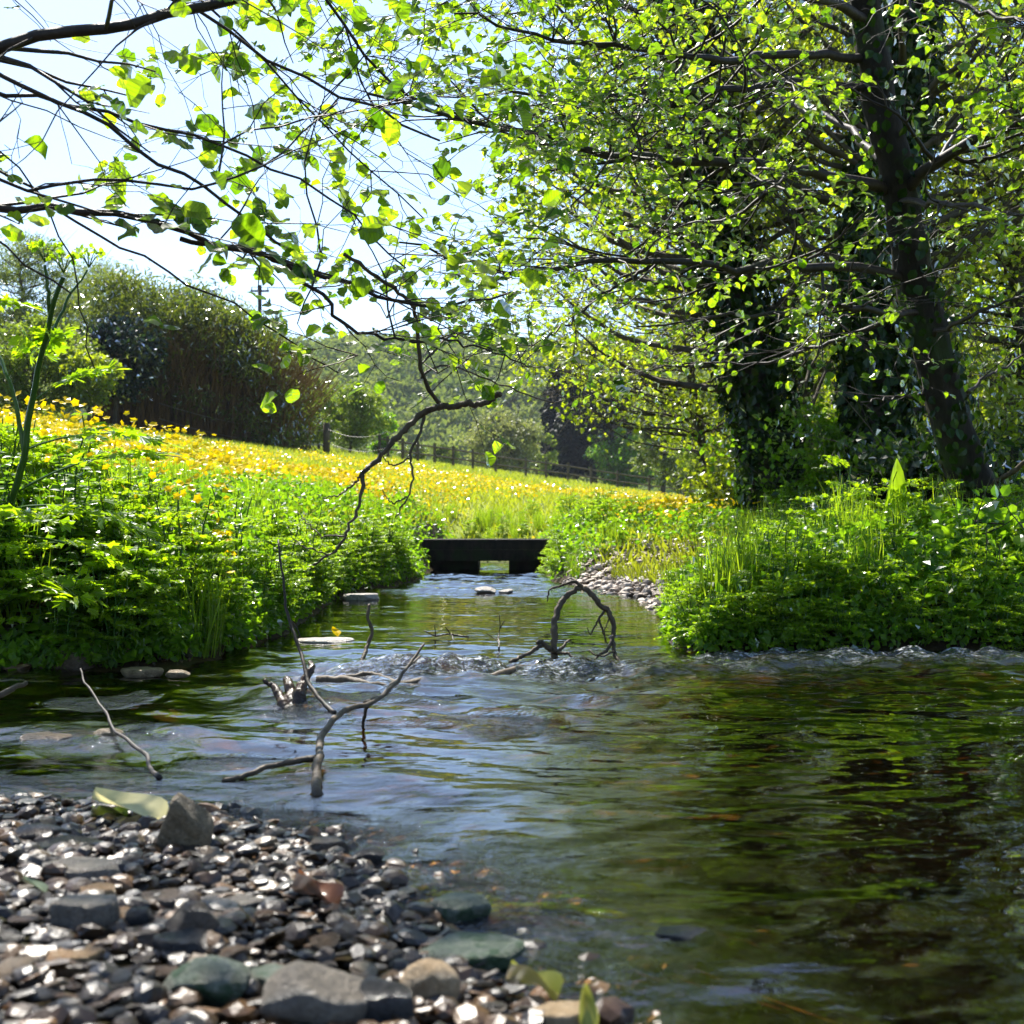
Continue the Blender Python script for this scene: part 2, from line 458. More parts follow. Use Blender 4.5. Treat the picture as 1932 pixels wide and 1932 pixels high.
# ground
def ground_material():
    m, nt, out = new_mat('ground')
    tc = N(nt, 'ShaderNodeTexCoord'); ob = tc.outputs['Object']
    fm = attr(nt, 'fieldm'); bm = attr(nt, 'bedm')
    n1 = noise(nt, .55, 5, ob); n2 = noise(nt, 9, 6, ob, .7); n3 = noise(nt, 3.0, 6, ob, .65)
    grass = ramp(nt, n1.outputs[0], [(.3, (.13, .19, .014)), (.7, (.24, .27, .022))])
    grass = mixc(nt, .55, grass, ramp(nt, n2.outputs[0], [(.3, (.4, .45, .4)), (.7, (1.3, 1.3, 1.2))]), 'MULTIPLY')
    soil = ramp(nt, n2.outputs[0], [(.3, (.010, .007, .004)), (.7, (.035, .022, .012))])
    v = N(nt, 'ShaderNodeTexVoronoi'); v.inputs['Scale'].default_value = 26
    v.inputs['Randomness'].default_value = 1
    nt.links.new(ob, v.inputs['Vector'])
    pc = N(nt, 'ShaderNodeSeparateColor'); nt.links.new(v.outputs['Color'], pc.inputs[0])
    pebb = ramp(nt, pc.outputs[0], [(0, (.03, .016, .006)), (.3, (.075, .034, .009)), (.55, (.05, .034, .012)), (.8, (.12, .055, .016)), (1, (.04, .036, .022))])
    edge = ramp(nt, v.outputs['Distance'], [(.0, (1.15, 1.15, 1.15)), (.6, (.35, .35, .35))])
    pebb = mixc(nt, .8, pebb, edge, 'MULTIPLY')
    pebb = mixc(nt, attr(nt, 'amber'), pebb, (.32, .18, .06), 'MIX')  # amber bed with sun dapples put into its colour in patches
    pebb = mixc(nt, math_(nt, 'MULTIPLY', attr(nt, 'amber'), .9), pebb, edge, 'MULTIPLY')
    algae = ramp(nt, n3.outputs[0], [(.42, (0, 0, 0)), (.62, (.75, .75, .75))])
    pebb = mixc(nt, algae, pebb, (.03, .034, .006))
    c = mixc(nt, bm, soil, pebb)
    c = mixc(nt, fm, c, grass)
    b = N(nt, 'ShaderNodeBsdfPrincipled'); setin(nt, b, 'Base Color', c); b.inputs['Roughness'].default_value = .75; b.inputs['Specular IOR Level'].default_value = .08
    bp = N(nt, 'ShaderNodeBump'); bp.inputs['Strength'].default_value = .6; bp.inputs['Distance'].default_value = .03
    nt.links.new(n2.outputs[0], bp.inputs['Height']); nt.links.new(bp.outputs[0], b.inputs['Normal'])
    nt.links.new(b.outputs[0], out.inputs[0])
    return m

def grid_mesh(name, X, Y, Z, mat, attrs=None, smooth=True, kind='structure'):
    ny, nx = X.shape
    me = bpy.data.meshes.new(name)
    V = np.stack([X, Y, Z], -1).reshape(-1, 3)
    idx = np.arange(nx * ny).reshape(ny, nx)
    q = np.stack([idx[:-1, :-1], idx[:-1, 1:], idx[1:, 1:], idx[1:, :-1]], -1).reshape(-1, 4)
    me.vertices.add(len(V)); me.vertices.foreach_set('co', V.ravel())
    me.loops.add(q.size); me.loops.foreach_set('vertex_index', q.ravel().astype(np.int32))
    me.polygons.add(len(q)); me.polygons.foreach_set('loop_start', (np.arange(len(q)) * 4).astype(np.int32))
    me.polygons.foreach_set('loop_total', np.full(len(q), 4, np.int32))
    me.polygons.foreach_set('use_smooth', np.full(len(q), smooth))
    for k, v in (attrs or {}).items():
        a = me.attributes.new(k, 'FLOAT', 'POINT'); a.data.foreach_set('value', v.ravel().astype(np.float32))
    me.update(calc_edges=True); me.materials.append(mat)
    o = bpy.data.objects.new(name, me); COL.objects.link(o)
    o['kind'] = kind
    return o

def sinhspace(lo, hi, c, fine, n):
    # points from lo to hi, spacing fine around c, growing with distance from it
    a = np.arcsinh((lo - c) / fine); b = np.arcsinh((hi - c) / fine)
    return c + fine * np.sinh(np.linspace(a, b, n))

xs = sinhspace(-1500, 1500, 0, 1.2, 560); ys = sinhspace(-1500, 1600, 3, 1.6, 620)
GX, GY = np.meshgrid(xs, ys)
GZ = terrain(GX, GY)
dd = seg_dist(GX, GY, POLY, True); ii = inside(GX, GY)
grav = sst(2.9, 2.55, GY) * sst(1.0, .4, GX)
bar = np.exp(-(((GX - .98) / .55) ** 2 + ((GY - 8.2) / 1.7) ** 2)) * 1.7
bedm = np.where(ii, 1.0, np.clip(np.maximum(grav, bar), 0, 1))
fieldm = np.where(ii, 0.0, np.maximum(sst(.25, .8, dd), sst(14.6, 15.4, GY) * sst(.0, .15, dd))) * (1 - np.clip(np.maximum(grav, bar), 0, 1))
grid_mesh('ground', GX, GY, GZ, ground_material(), {'bedm': bedm, 'fieldm': fieldm, 'amber': .8 * sst(-.1, .7, GX) * sst(3.6, 3.0, GY) * sst(.35, .6, fbm(GX * 1.8, GY * 2.4, 3, 91))})

# ------------------------------------------------------------------ water
def water_material():
    m, nt, out = new_mat('stream_water')
    tc = N(nt, 'ShaderNodeTexCoord')
    mp = N(nt, 'ShaderNodeMapping'); mp.inputs['Scale'].default_value = (1, 1.5, 1)
    nt.links.new(tc.outputs['Object'], mp.inputs[0])
    ch = attr(nt, 'chop')
    n1 = noise(nt, 11, 2, mp.outputs[0], .45)
    n2 = noise(nt, 55, 3, mp.outputs[0], .6)
    h1 = math_(nt, 'MULTIPLY', math_(nt, 'MULTIPLY', n1.outputs[0], .008), math_(nt, 'MULTIPLY_ADD', ch, 1.3, .10))
    h2_ = math_(nt, 'MULTIPLY', math_(nt, 'MULTIPLY', n2.outputs[0], .0042), math_(nt, 'POWER', ch, 3.0))
    hh = math_(nt, 'ADD', h1, h2_)
    bp = N(nt, 'ShaderNodeBump'); bp.inputs['Strength'].default_value = 1; bp.inputs['Distance'].default_value = 1
    nt.links.new(hh, bp.inputs['Height'])
    fr = N(nt, 'ShaderNodeFresnel'); fr.inputs['IOR'].default_value = 1.95; nt.links.new(bp.outputs[0], fr.inputs['Normal'])
    g = N(nt, 'ShaderNodeBsdfGlossy'); g.inputs['Roughness'].default_value = .012; nt.links.new(bp.outputs[0], g.inputs['Normal'])
    t = N(nt, 'ShaderNodeBsdfTransparent'); setin(nt, t, 'Color', (.76, .54, .29))
    mx = N(nt, 'ShaderNodeMixShader'); nt.links.new(fr.outputs[0], mx.inputs[0])
    nt.links.new(t.outputs[0], mx.inputs[1]); nt.links.new(g.outputs[0], mx.inputs[2])
    # broken white water and sun glints painted white, where the stream is whipped up
    n4 = noise(nt, 42, 5, mp.outputs[0], .75)
    w = math_(nt, 'MULTIPLY', attr(nt, 'foam_glint'), ramp(nt, n4.outputs[0], [(.52, (0, 0, 0)), (.70, (1, 1, 1))]))
    df = N(nt, 'ShaderNodeBsdfDiffuse'); setin(nt, df, 'Color', (.75, .78, .8))
    m2 = N(nt, 'ShaderNodeMixShader'); nt.links.new(math_(nt, 'MULTIPLY', w, .8), m2.inputs[0])
    nt.links.new(mx.outputs[0], m2.inputs[1]); nt.links.new(df.outputs[0], m2.inputs[2])
    nt.links.new(m2.outputs[0], out.inputs[0])
    return m

wx = sinhspace(-8.5, 8.5, .2, 1.1, 620); wy = sinhspace(-2.2, 17, 1.6, 1.3, 900)
WX, WY = np.meshgrid(wx, wy)
riff_line = [(-8, 3.72), (-1.0, 3.45), (-.55, 3.45), (0, 3.62), (.6, 3.72), (1.2, 3.86), (2, 3.95), (8, 4.2)]
rd = seg_dist(WX, WY, riff_line)
patch = fbm(WX * 1.7, WY * 2.6, 3, 31)
riff = np.exp(-(rd / .20) ** 2) * sst(-.75, -.35, WX) * (.5 + .9 * patch)
edge_r = np.exp(-(seg_dist(WX, WY, [(.62, 3.98), (.93, 4.03), (1.7, 4.13), (3, 4.22), (8, 4.55)]) / .05) ** 2)
far_r = np.exp(-((WY - 8.4) / .8) ** 2) * .35
shore_d = seg_dist(WX, WY, SHORE[:-2])
shal = np.exp(-(shore_d / .17) ** 2)
shal2 = np.exp(-(shore_d / .30) ** 2) * sst(.4, .6, fbm(WX * 6, WY * 7, 3, 19))
leftrock = np.exp(-(((WX + .82) / .22) ** 2 + ((WY - 2.45) / .16) ** 2)) + .8 * np.exp(-(((WX + .55) / .14) ** 2 + ((WY - 3.0) / .2) ** 2))
calm_r = sst(.15, .75, WX) * sst(3.35, 3.0, WY)
pool = sst(4.1, 4.5, WY) * (1 - sst(7.4, 7.8, WY))
spark = sst(.52, .66, fbm(WX * 4, WY * 5, 3, 77)) * sst(.7, .1, WX) * sst(1.9, 2.3, WY) * sst(3.6, 3.3, WY)
chop = 1.0 * spark + .36 * (1 - .8 * calm_r) * (1 - .5 * pool) * (.6 + .8 * patch) + 1.15 * riff + 1.0 * edge_r + far_r + 1.2 * shal + .9 * shal2 + .8 * leftrock
amp = .0020 * (1 + 1.0 * sst(2.1, 2.8, WY)) * (1 - .6 * calm_r) * (1 - .8 * pool) * (.4 + 1.2 * patch) + .002 * riff + .002 * far_r + .001 * shal + .003 * leftrock
# currents: bent coordinates so that ripples lie along the flow
ux = WX + .25 * np.sin(WY * 2.1) ; uy = WY + .16 * np.sin(WX * 2.4 + 1.0)
h = (fbm(ux * 8, uy * 10, 2, 41) - .5) * 2.0 + (fbm(ux * 15, uy * 24, 2, 47) - .5) * .7 * sst(1.6, 2.6, WY) + (fbm(ux * 2.6, uy * 4.2, 2, 53) - .5) * 4.5
h2 = 1 - np.abs(fbm(ux * 9, uy * 14, 3, 61) * 2 - 1) * 2
hb_ = (fbm(WX * 11, WY * 13, 3, 63) - .5) * 2
WZ = amp * h * 1.8 + (.020 * riff + .015 * edge_r + .004 * leftrock + .002 * shal) * (hb_ * 1.4 + h2 * .6)
# standing waves behind the riffle and rings in the right hand pool
for (cx, cy, k, a, s) in ((.42, 1.75, 70, .0011, .22), (-.05, 2.55, 60, .0012, .25), (-.45, 2.0, 75, .0009, .12), (.9, 3.0, 46, .002, .3)):
    r_ = np.hypot(WX - cx, (WY - cy) * 1.3)
    WZ = WZ + a * np.sin(r_ * k) * np.exp(-(r_ / s) ** 2) * sst(0, .06, r_)
WZ = WZ + .006 * riff + .004 * edge_r
foam_glint = np.clip(edge_r * 1.0 * (.3 + patch) + 1.3 * riff * patch, 0, 1)
grid_mesh('stream_water', WX, WY, WZ, water_material(), {'chop': chop, 'foam_glint': foam_glint})

# ------------------------------------------------------------------ leaf shapes
def leaf_T(rows, fold=.12, curve=.15):
    V = []; uv = []; F = []
    for k, (t, w) in enumerate(rows):
        zc = -curve * t * t
        for s in (-1, 0, 1):
            V.append((s * w, t, zc + (fold * w * 1.6 if s else 0))); uv.append((s * w, t))
        if k:
            b = 3 * (k - 1)
            F += [(b, b + 1, b + 4, b + 3), (b + 1, b + 2, b + 5, b + 4)]
    return (np.array(V, float), [np.array(F)], np.array(uv, float))
ALDER = leaf_T([(0, .02), (.12, .26), (.35, .44), (.62, .46), (.85, .33), (.97, .14), (1.0, .02)], .12, .18)
ROWS = [(0, .02), (.10, .22), (.22, .38), (.38, .45), (.55, .48), (.70, .43), (.84, .33), (.94, .17), (1.0, .03)]
def varleaf(sd):
    rg = np.random.default_rng(sd)
    rows = [(t, w * rg.uniform(.86, 1.1)) for t, w in ROWS]
    T = leaf_T(rows, rg.uniform(-.15, .45), rg.uniform(-.15, .5))
    V = T[0]; V[:, 0] *= rg.uniform(.8, 1.08); V[:, 0] += .10 * rg.uniform(-1, 1) * V[:, 1] ** 2
    V[:, 2] += .05 * np.sin(V[:, 1] * rg.uniform(7, 13) + V[:, 0] * 6 + sd)
    return T
ALDERS = [varleaf(k) for k in range(9)]
OVAL = leaf_T([(0, .02), (.3, .36), (.65, .38), (1, .03)], .15, .2)
NARROW = leaf_T([(0, .02), (.3, .10), (.65, .08), (1, .01)], .15, .35)
LEAF4 = (np.array([(0, 0, 0), (.38, .5, .06), (0, 1, -.1), (-.38, .5, .06)]), [np.array([[0, 1, 2], [0, 2, 3]])], np.array([(0, 0), (.4, .5), (0, 1), (-.4, .5)]))
THIN4 = (np.array([(0, 0, 0), (.13, .4, .02), (0, 1, -.25), (-.13, .4, .02)]), [np.array([[0, 1, 2], [0, 2, 3]])], np.array([(0, 0), (.1, .5), (0, 1), (-.1, .5)]))
BLADE = (np.array([(-.5, 0, 0), (.5, 0, 0), (.38, .45, .02), (-.38, .45, .02), (.2, .8, .0), (-.2, .8, .0), (0, 1, -.05)]),
         [np.array([[0, 1, 2, 3], [3, 2, 4, 5]]), np.array([[5, 4, 6]])], np.array([(0, 0), (1, 0), (1, .5), (0, .5), (1, .8), (0, .8), (.5, 1)]))
LOBE = (np.array([(0, 0, 0), (.22, .22, .02), (.48, .42, .0), (.26, .55, .03), (.34, .85, -.02), (.10, .78, .03), (0, 1.05, -.05),
                  (-.10, .78, .03), (-.34, .85, -.02), (-.26, .55, .03), (-.48, .42, 0), (-.22, .22, .02)]),
        [np.array([[0, 1, 2, 3], [0, 3, 4, 5], [0, 5, 6, 7], [0, 7, 8, 9], [0, 9, 10, 11]])], np.zeros((12, 2)))
FLOWER = (np.array([(math.cos(a) * .5 * (1 if k % 2 else .72), math.sin(a) * .5 * (1 if k % 2 else .72), .12) for k, a in enumerate(np.arange(10) / 10 * 2 * math.pi)] + [(0, 0, 0)]),
          [np.array([[10, k, (k + 1) % 10] for k in range(10)])], np.zeros((11, 2)))
FLOW5 = (np.array([(math.cos(a) * .5, math.sin(a) * .5, 0) for a in np.arange(5) / 5 * 2 * math.pi]), [np.array([[0, 1, 2, 3, 4]])], np.zeros((5, 2)))

def rdir(n, up=0.0, spread=1.0):
    v = RNG.normal(size=(n, 3)) * spread
    v[:, 2] += up
    return nrm(v)

def smooth_path(pts, n, wig=0.0):
    pts = np.asarray(pts, float)
    L = np.concatenate([[0], np.cumsum(np.linalg.norm(np.diff(pts, axis=0), axis=1))])
    t = np.linspace(0, L[-1], n)
    # Catmull-Rom like: blend linear with smoothed
    out = np.stack([np.interp(t, L, pts[:, k]) for k in range(3)], 1)
    for _ in range(max(1, n // (len(pts) * 3))):
        o = out.copy(); o[1:-1] = (out[:-2] + 2 * out[1:-1] + out[2:]) / 4; out = o
    if len(pts) > 2 and n > 12:
        tt = t / max(L[-1], 1e-6)
        for f in (2.3, 5.1, 9.7):
            out = out + (np.sin(tt[:, None] * f * 6.28 + RNG.random(3) * 6.28) - np.sin(RNG.random(3) * 0 + 0)) * (L[-1] * .006 / f * 1.6) * np.minimum(tt * 6, 1)[:, None]
    if wig:
        w = RNG.normal(size=(n, 3)) * wig
        w[0] = 0
        out = out + w
    return out

# ------------------------------------------------------------------ sprays: branch > side shoots > leafy twigs
def env_ok(p, lim):
    if lim is None: return True
    y = max(p[1], .3)
    px = 966 + 2391 * p[0] / y; py = HOR - 2391 * (p[2] - CAMZ) / y
    return py < lim(px)

def spray(wood, leaves, p, d, L, r, level, leafsize, dens=1.0, lim=None, sp=.09, flat=.35):
    n = max(3, int(L / .07))
    step = L / n
    pts = [p]; side = random.choice((-1, 1))
    d = nrm(d)
    for k in range(n):
        d = nrm(d + np.array([random.gauss(0, .2), random.gauss(0, .2), random.gauss(0, .15) - .015]))
        q = pts[-1] + d * step
        if not env_ok(q, lim) : break
        pts.append(q)
        t = (k + 1) / n
        h = nrm(np.cross(d, (0, 0, 1)) * side + np.array([0, 0, random.gauss(.05, flat)]))
        if level > 0:
            if random.random() < dens * step / sp * .75 and t > .1:
                side = -side
                cl = L * random.uniform(.3, .6) * (1.1 - .6 * t)
                spray(wood, leaves, q, nrm(d * .75 + h * random.uniform(.5, 1.0)), max(cl, .12), r * .55 * (1 - .5 * t), level - 1, leafsize, dens, lim, sp, flat)
        if level <= 1 and random.random() < (.85 if level == 0 else .35):
            side = -side
            ax = nrm(d * .5 + h * .9 + np.array([0, 0, -.15]) + RNG.normal(size=3) * .25)
            pos = q + ax * leafsize * .3
            leaves.append((pos, ax, nrm(np.array([0, 0, 1.0]) + RNG.normal(size=3) * .45), leafsize * random.uniform(.55, 1.2)))
            wood.append(([q, pos], [.0009, .0007], 3))
    if len(pts) > 1:
        rr = np.linspace(r, max(r * .3, .0009), len(pts))
        wood.append((pts, rr, 5 if r > .004 else 4))
    if level == 0 and len(pts) > 1:
        for _ in range(2):
            ax = nrm(d + RNG.normal(size=3) * .5)
            leaves.append((pts[-1], ax, nrm(np.array([0, 0, 1.0]) + RNG.normal(size=3) * .45), leafsize * random.uniform(.4, 1.0)))

def leaves_to(mb, leaves, T, bias=None):
    if not leaves: return
    pos = np.array([l[0] for l in leaves]); ax = np.array([l[1] for l in leaves]); no = np.array([l[2] for l in leaves]); sz = np.array([l[3] for l in leaves])
    rn = RNG.random(len(pos))
    if isinstance(T, list):
        for j, t_ in enumerate(T):
            q = np.arange(len(pos)) % len(T) == j
            mb.inst(t_, pos[q], ax[q], no[q], sz[q], rn[q])
    else: mb.inst(T, pos, ax, no, sz, rn)

def limb(wood, pix, r0, r1, n=26, wig=.006):
    pts = smooth_path([P(*q) for q in pix], n, wig)
    rr = np.linspace(r0, r1, n)
    wood.append((pts, rr, 8))
    return pts, rr

def sprout(wood, leaves, pts, rr, count, L, leafsize, level=2, t0=.05, lim=None, dens=1.0, updown=.25, yfac=1.0):
    for _ in range(count):
        t = t0 + (1 - t0) * random.random()
        k = min(int(t * (len(pts) - 1)), len(pts) - 2)
        p = pts[k]; d = nrm(pts[k + 1] - pts[k])
        s = nrm(np.cross(d, (0, 0, 1))) * random.choice((-1, 1))
        s = s * np.array([1, yfac, 1])
        dr = nrm(d * random.uniform(.3, .9) + s * random.uniform(.3, 1) + np.array([0, 0, random.gauss(.05, updown)]))
        spray(wood, leaves, p, dr, L * random.uniform(.6, 1.2) * (1.15 - .5 * t), max(rr[k] * .45, .002), level, leafsize, dens, lim)

def wood_to(mb, wood):
    for pts, rr, s in wood: mb.tube(pts, rr, s, cap=False)

# =================================================================== near alder on the right bank
def lim_right(px):
    return float(np.interp(px, [500, 700, 900, 1000, 1150, 1250, 1500, 2000], [600, 650, 720, 740, 790, 830, 880, 900]))

def build_near_alder():
    base = P(1868, 1052, 6.2); base[2] = tz(base[0], base[1]) - .05
    root = empty('alder_tree', (base[0], base[1], base[2]), 'leaning alder with thick dark trunk on the right bank, boughs reaching left', 'tree')
    tp = [base, P(1850, 960, 6.15), P(1800, 820, 6.1), P(1770, 700, 6.05), P(1740, 550, 6.0), P(1700, 400, 5.9), P(1665, 250, 5.85), P(1640, 100, 5.8), P(1625, -60, 5.7), P(1600, -350, 5.6), P(1590, -700, 5.5)]
    pts = smooth_path(tp, 60, .004)
    rr = np.interp(np.linspace(0, 1, 60), [0, .05, .15, .5, 1], [.16, .115, .094, .076, .045])
    mb = MB()
    an_n = 20
    mb.tube(pts, rr, an_n)
    V = mb.V[0]; c = np.repeat(pts, an_n, 0)
    nz = fbm(np.arctan2(V[:, 1] - c[:, 1], V[:, 0] - c[:, 0]) * 3 + 10, V[:, 2] * 2.5, 4, 77)
    mb.V[0] = c + (V - c) * (1 + .35 * (nz - .5))[:, None]
    for a in np.linspace(0, 6.0, 7):      # root flare
        q = base + np.array([math.cos(a) * .3, math.sin(a) * .3, .02]); q[2] = tz(q[0], q[1]) - .02
        mb.tube(smooth_path([base + np.array([0, 0, .28]), base + np.array([math.cos(a) * .12, math.sin(a) * .12, .12]), q], 8), np.linspace(.06, .02, 8), 8)
    mb.build('trunk', M['alder_bark'], root, True)
    wood = []; leaves = []
    LM = lim_right
    defs = [
        ([(1675, 360, 5.9), (1600, 335, 5.7), (1500, 318, 5.4), (1350, 312, 5.1), (1200, 297, 4.8), (1060, 275, 4.5), (930, 242, 4.2), (800, 205, 3.9), (700, 170, 3.7)], .030, .004, 30, 1.0, .052),
        ([(1735, 528, 6.0), (1640, 512, 5.9), (1500, 508, 5.6), (1400, 500, 5.3), (1250, 492, 5.0), (1100, 506, 4.7), (960, 512, 4.4), (850, 480, 4.2), (740, 462, 4.0)], .024, .003, 30, .9, .052),
        ([(1640, 108, 5.8), (1450, 107, 5.4), (1300, 105, 5.0), (1150, 92, 4.7), (1000, 60, 4.3), (850, 20, 4.0)], .022, .003, 24, 1.0, .055),
        ([(1645, 165, 5.8), (1500, 158, 5.6), (1350, 165, 5.3), (1200, 180, 4.9), (1050, 185, 4.6), (900, 150, 4.3)], .020, .003, 24, .95, .052),
        ([(1740, 592, 6.0), (1650, 583, 5.7), (1560, 578, 5.5), (1480, 585, 5.3), (1350, 600, 5.0), (1200, 615, 4.8)], .017, .003, 18, .8, .05),
        ([(1700, 360, 5.9), (1760, 310, 5.7), (1850, 262, 5.5), (1950, 222, 5.3), (2150, 170, 5.0)], .030, .012, 14, .9, .06),
        ([(1660, 300, 5.85), (1600, 240, 6.2), (1500, 200, 6.6), (1400, 120, 7.0), (1300, 60, 7.3)], .02, .004, 16, 1.0, .055),
        ([(1635, 40, 5.75), (1500, -20, 5.2), (1300, -60, 4.6), (1100, -70, 4.2), (900, -60, 3.9), (700, -80, 3.6)], .024, .004, 24, 1.0, .055),
        ([(1690, 380, 5.9), (1780, 380, 5.4), (1880, 400, 5.0), (2000, 400, 4.6)], .016, .004, 14, .8, .06),
        ([(1780, 760, 6.1), (1850, 720, 6.3), (1950, 660, 6.5)], .012, .004, 8, .7, .055),
        ([(1745, 640, 6.05), (1820, 600, 5.6), (1920, 560, 5.2), (2000, 560, 5.0)], .014, .003, 14, .8, .06),
        ([(1770, 745, 6.1), (1700, 748, 6.0), (1620, 760, 5.8)], .011, .003, 5, .5, .05),
        ([(1620, -60, 5.7), (1700, -40, 5.2), (1850, 20, 4.8), (2000, 60, 4.4)], .02, .004, 16, .9, .06),
        ([(1735, 560, 6.0), (1600, 640, 6.4), (1450, 680, 6.8), (1300, 690, 7.0), (1180, 700, 7.0)], .014, .003, 14, .8, .05),
        ([(1300, 105, 5.0), (1180, 250, 4.6), (1100, 380, 4.3), (1020, 430, 4.1)], .008, .002, 10, .8, .055),
        ([(1240, 492, 5.0), (1130, 560, 4.9), (1040, 630, 4.8), (960, 690, 4.7)], .008, .002, 10, .7, .05),
    ]
    for pix, r0, r1, cnt, L, ls in defs:
        p_, r_ = limb(wood, pix, r0, r1)
        sprout(wood, leaves, p_, r_, int(cnt * .66), L * .8, ls * .76, 2, .2, LM, .95)
        if pix[-1][0] < 1300: sprout(wood, leaves, p_, r_, int(cnt * .34), L * .7, ls * .74, 2, .55, LM, 1.0)
    bm = MB(); wood_to(bm, wood); bm.build('branches', M['twig'], root, True)
    lm = MB(); tp_px = lambda p: 966 + 2391 * p[0] / p[1]
    kept = []
    for l in leaves:
        p = l[0]
        if p[1] < 6.0:
            k_ = int(np.argmin(np.abs(pts[:, 2] - (CAMZ + (p[2] - CAMZ) / p[1] * 6))))
            if abs(tp_px(p) - tp_px(pts[k_])) < 62 and random.random() < .8: continue
        kept.append(l)
    leaves_to(lm, kept, ALDERS); lm.build('crown', M['alder'], root, False)
    # ivy on the lower trunk
    iv = MB(); n = 900
    t = RNG.random(n) ** 1.3
    k = (t * 40).astype(int); a = RNG.random(n) * 2 * math.pi
    c = pts[k]; out = np.stack([np.cos(a), np.sin(a), RNG.normal(0, .2, n)], 1)
    pos = c + out * (rr[k] + .02 + RNG.random(n) * .05)[:, None]
    iv.inst(OVAL, pos, nrm(np.stack([RNG.normal(0, .5, n), RNG.normal(0, .5, n), -np.ones(n)], 1)), nrm(out + RNG.normal(0, .3, (n, 3))), .03 + .03 * RNG.random(n))
    keep = iv
    keep.build('ivy', M['ivy'], root)
    print('near alder leaves', len(leaves))
build_near_alder()

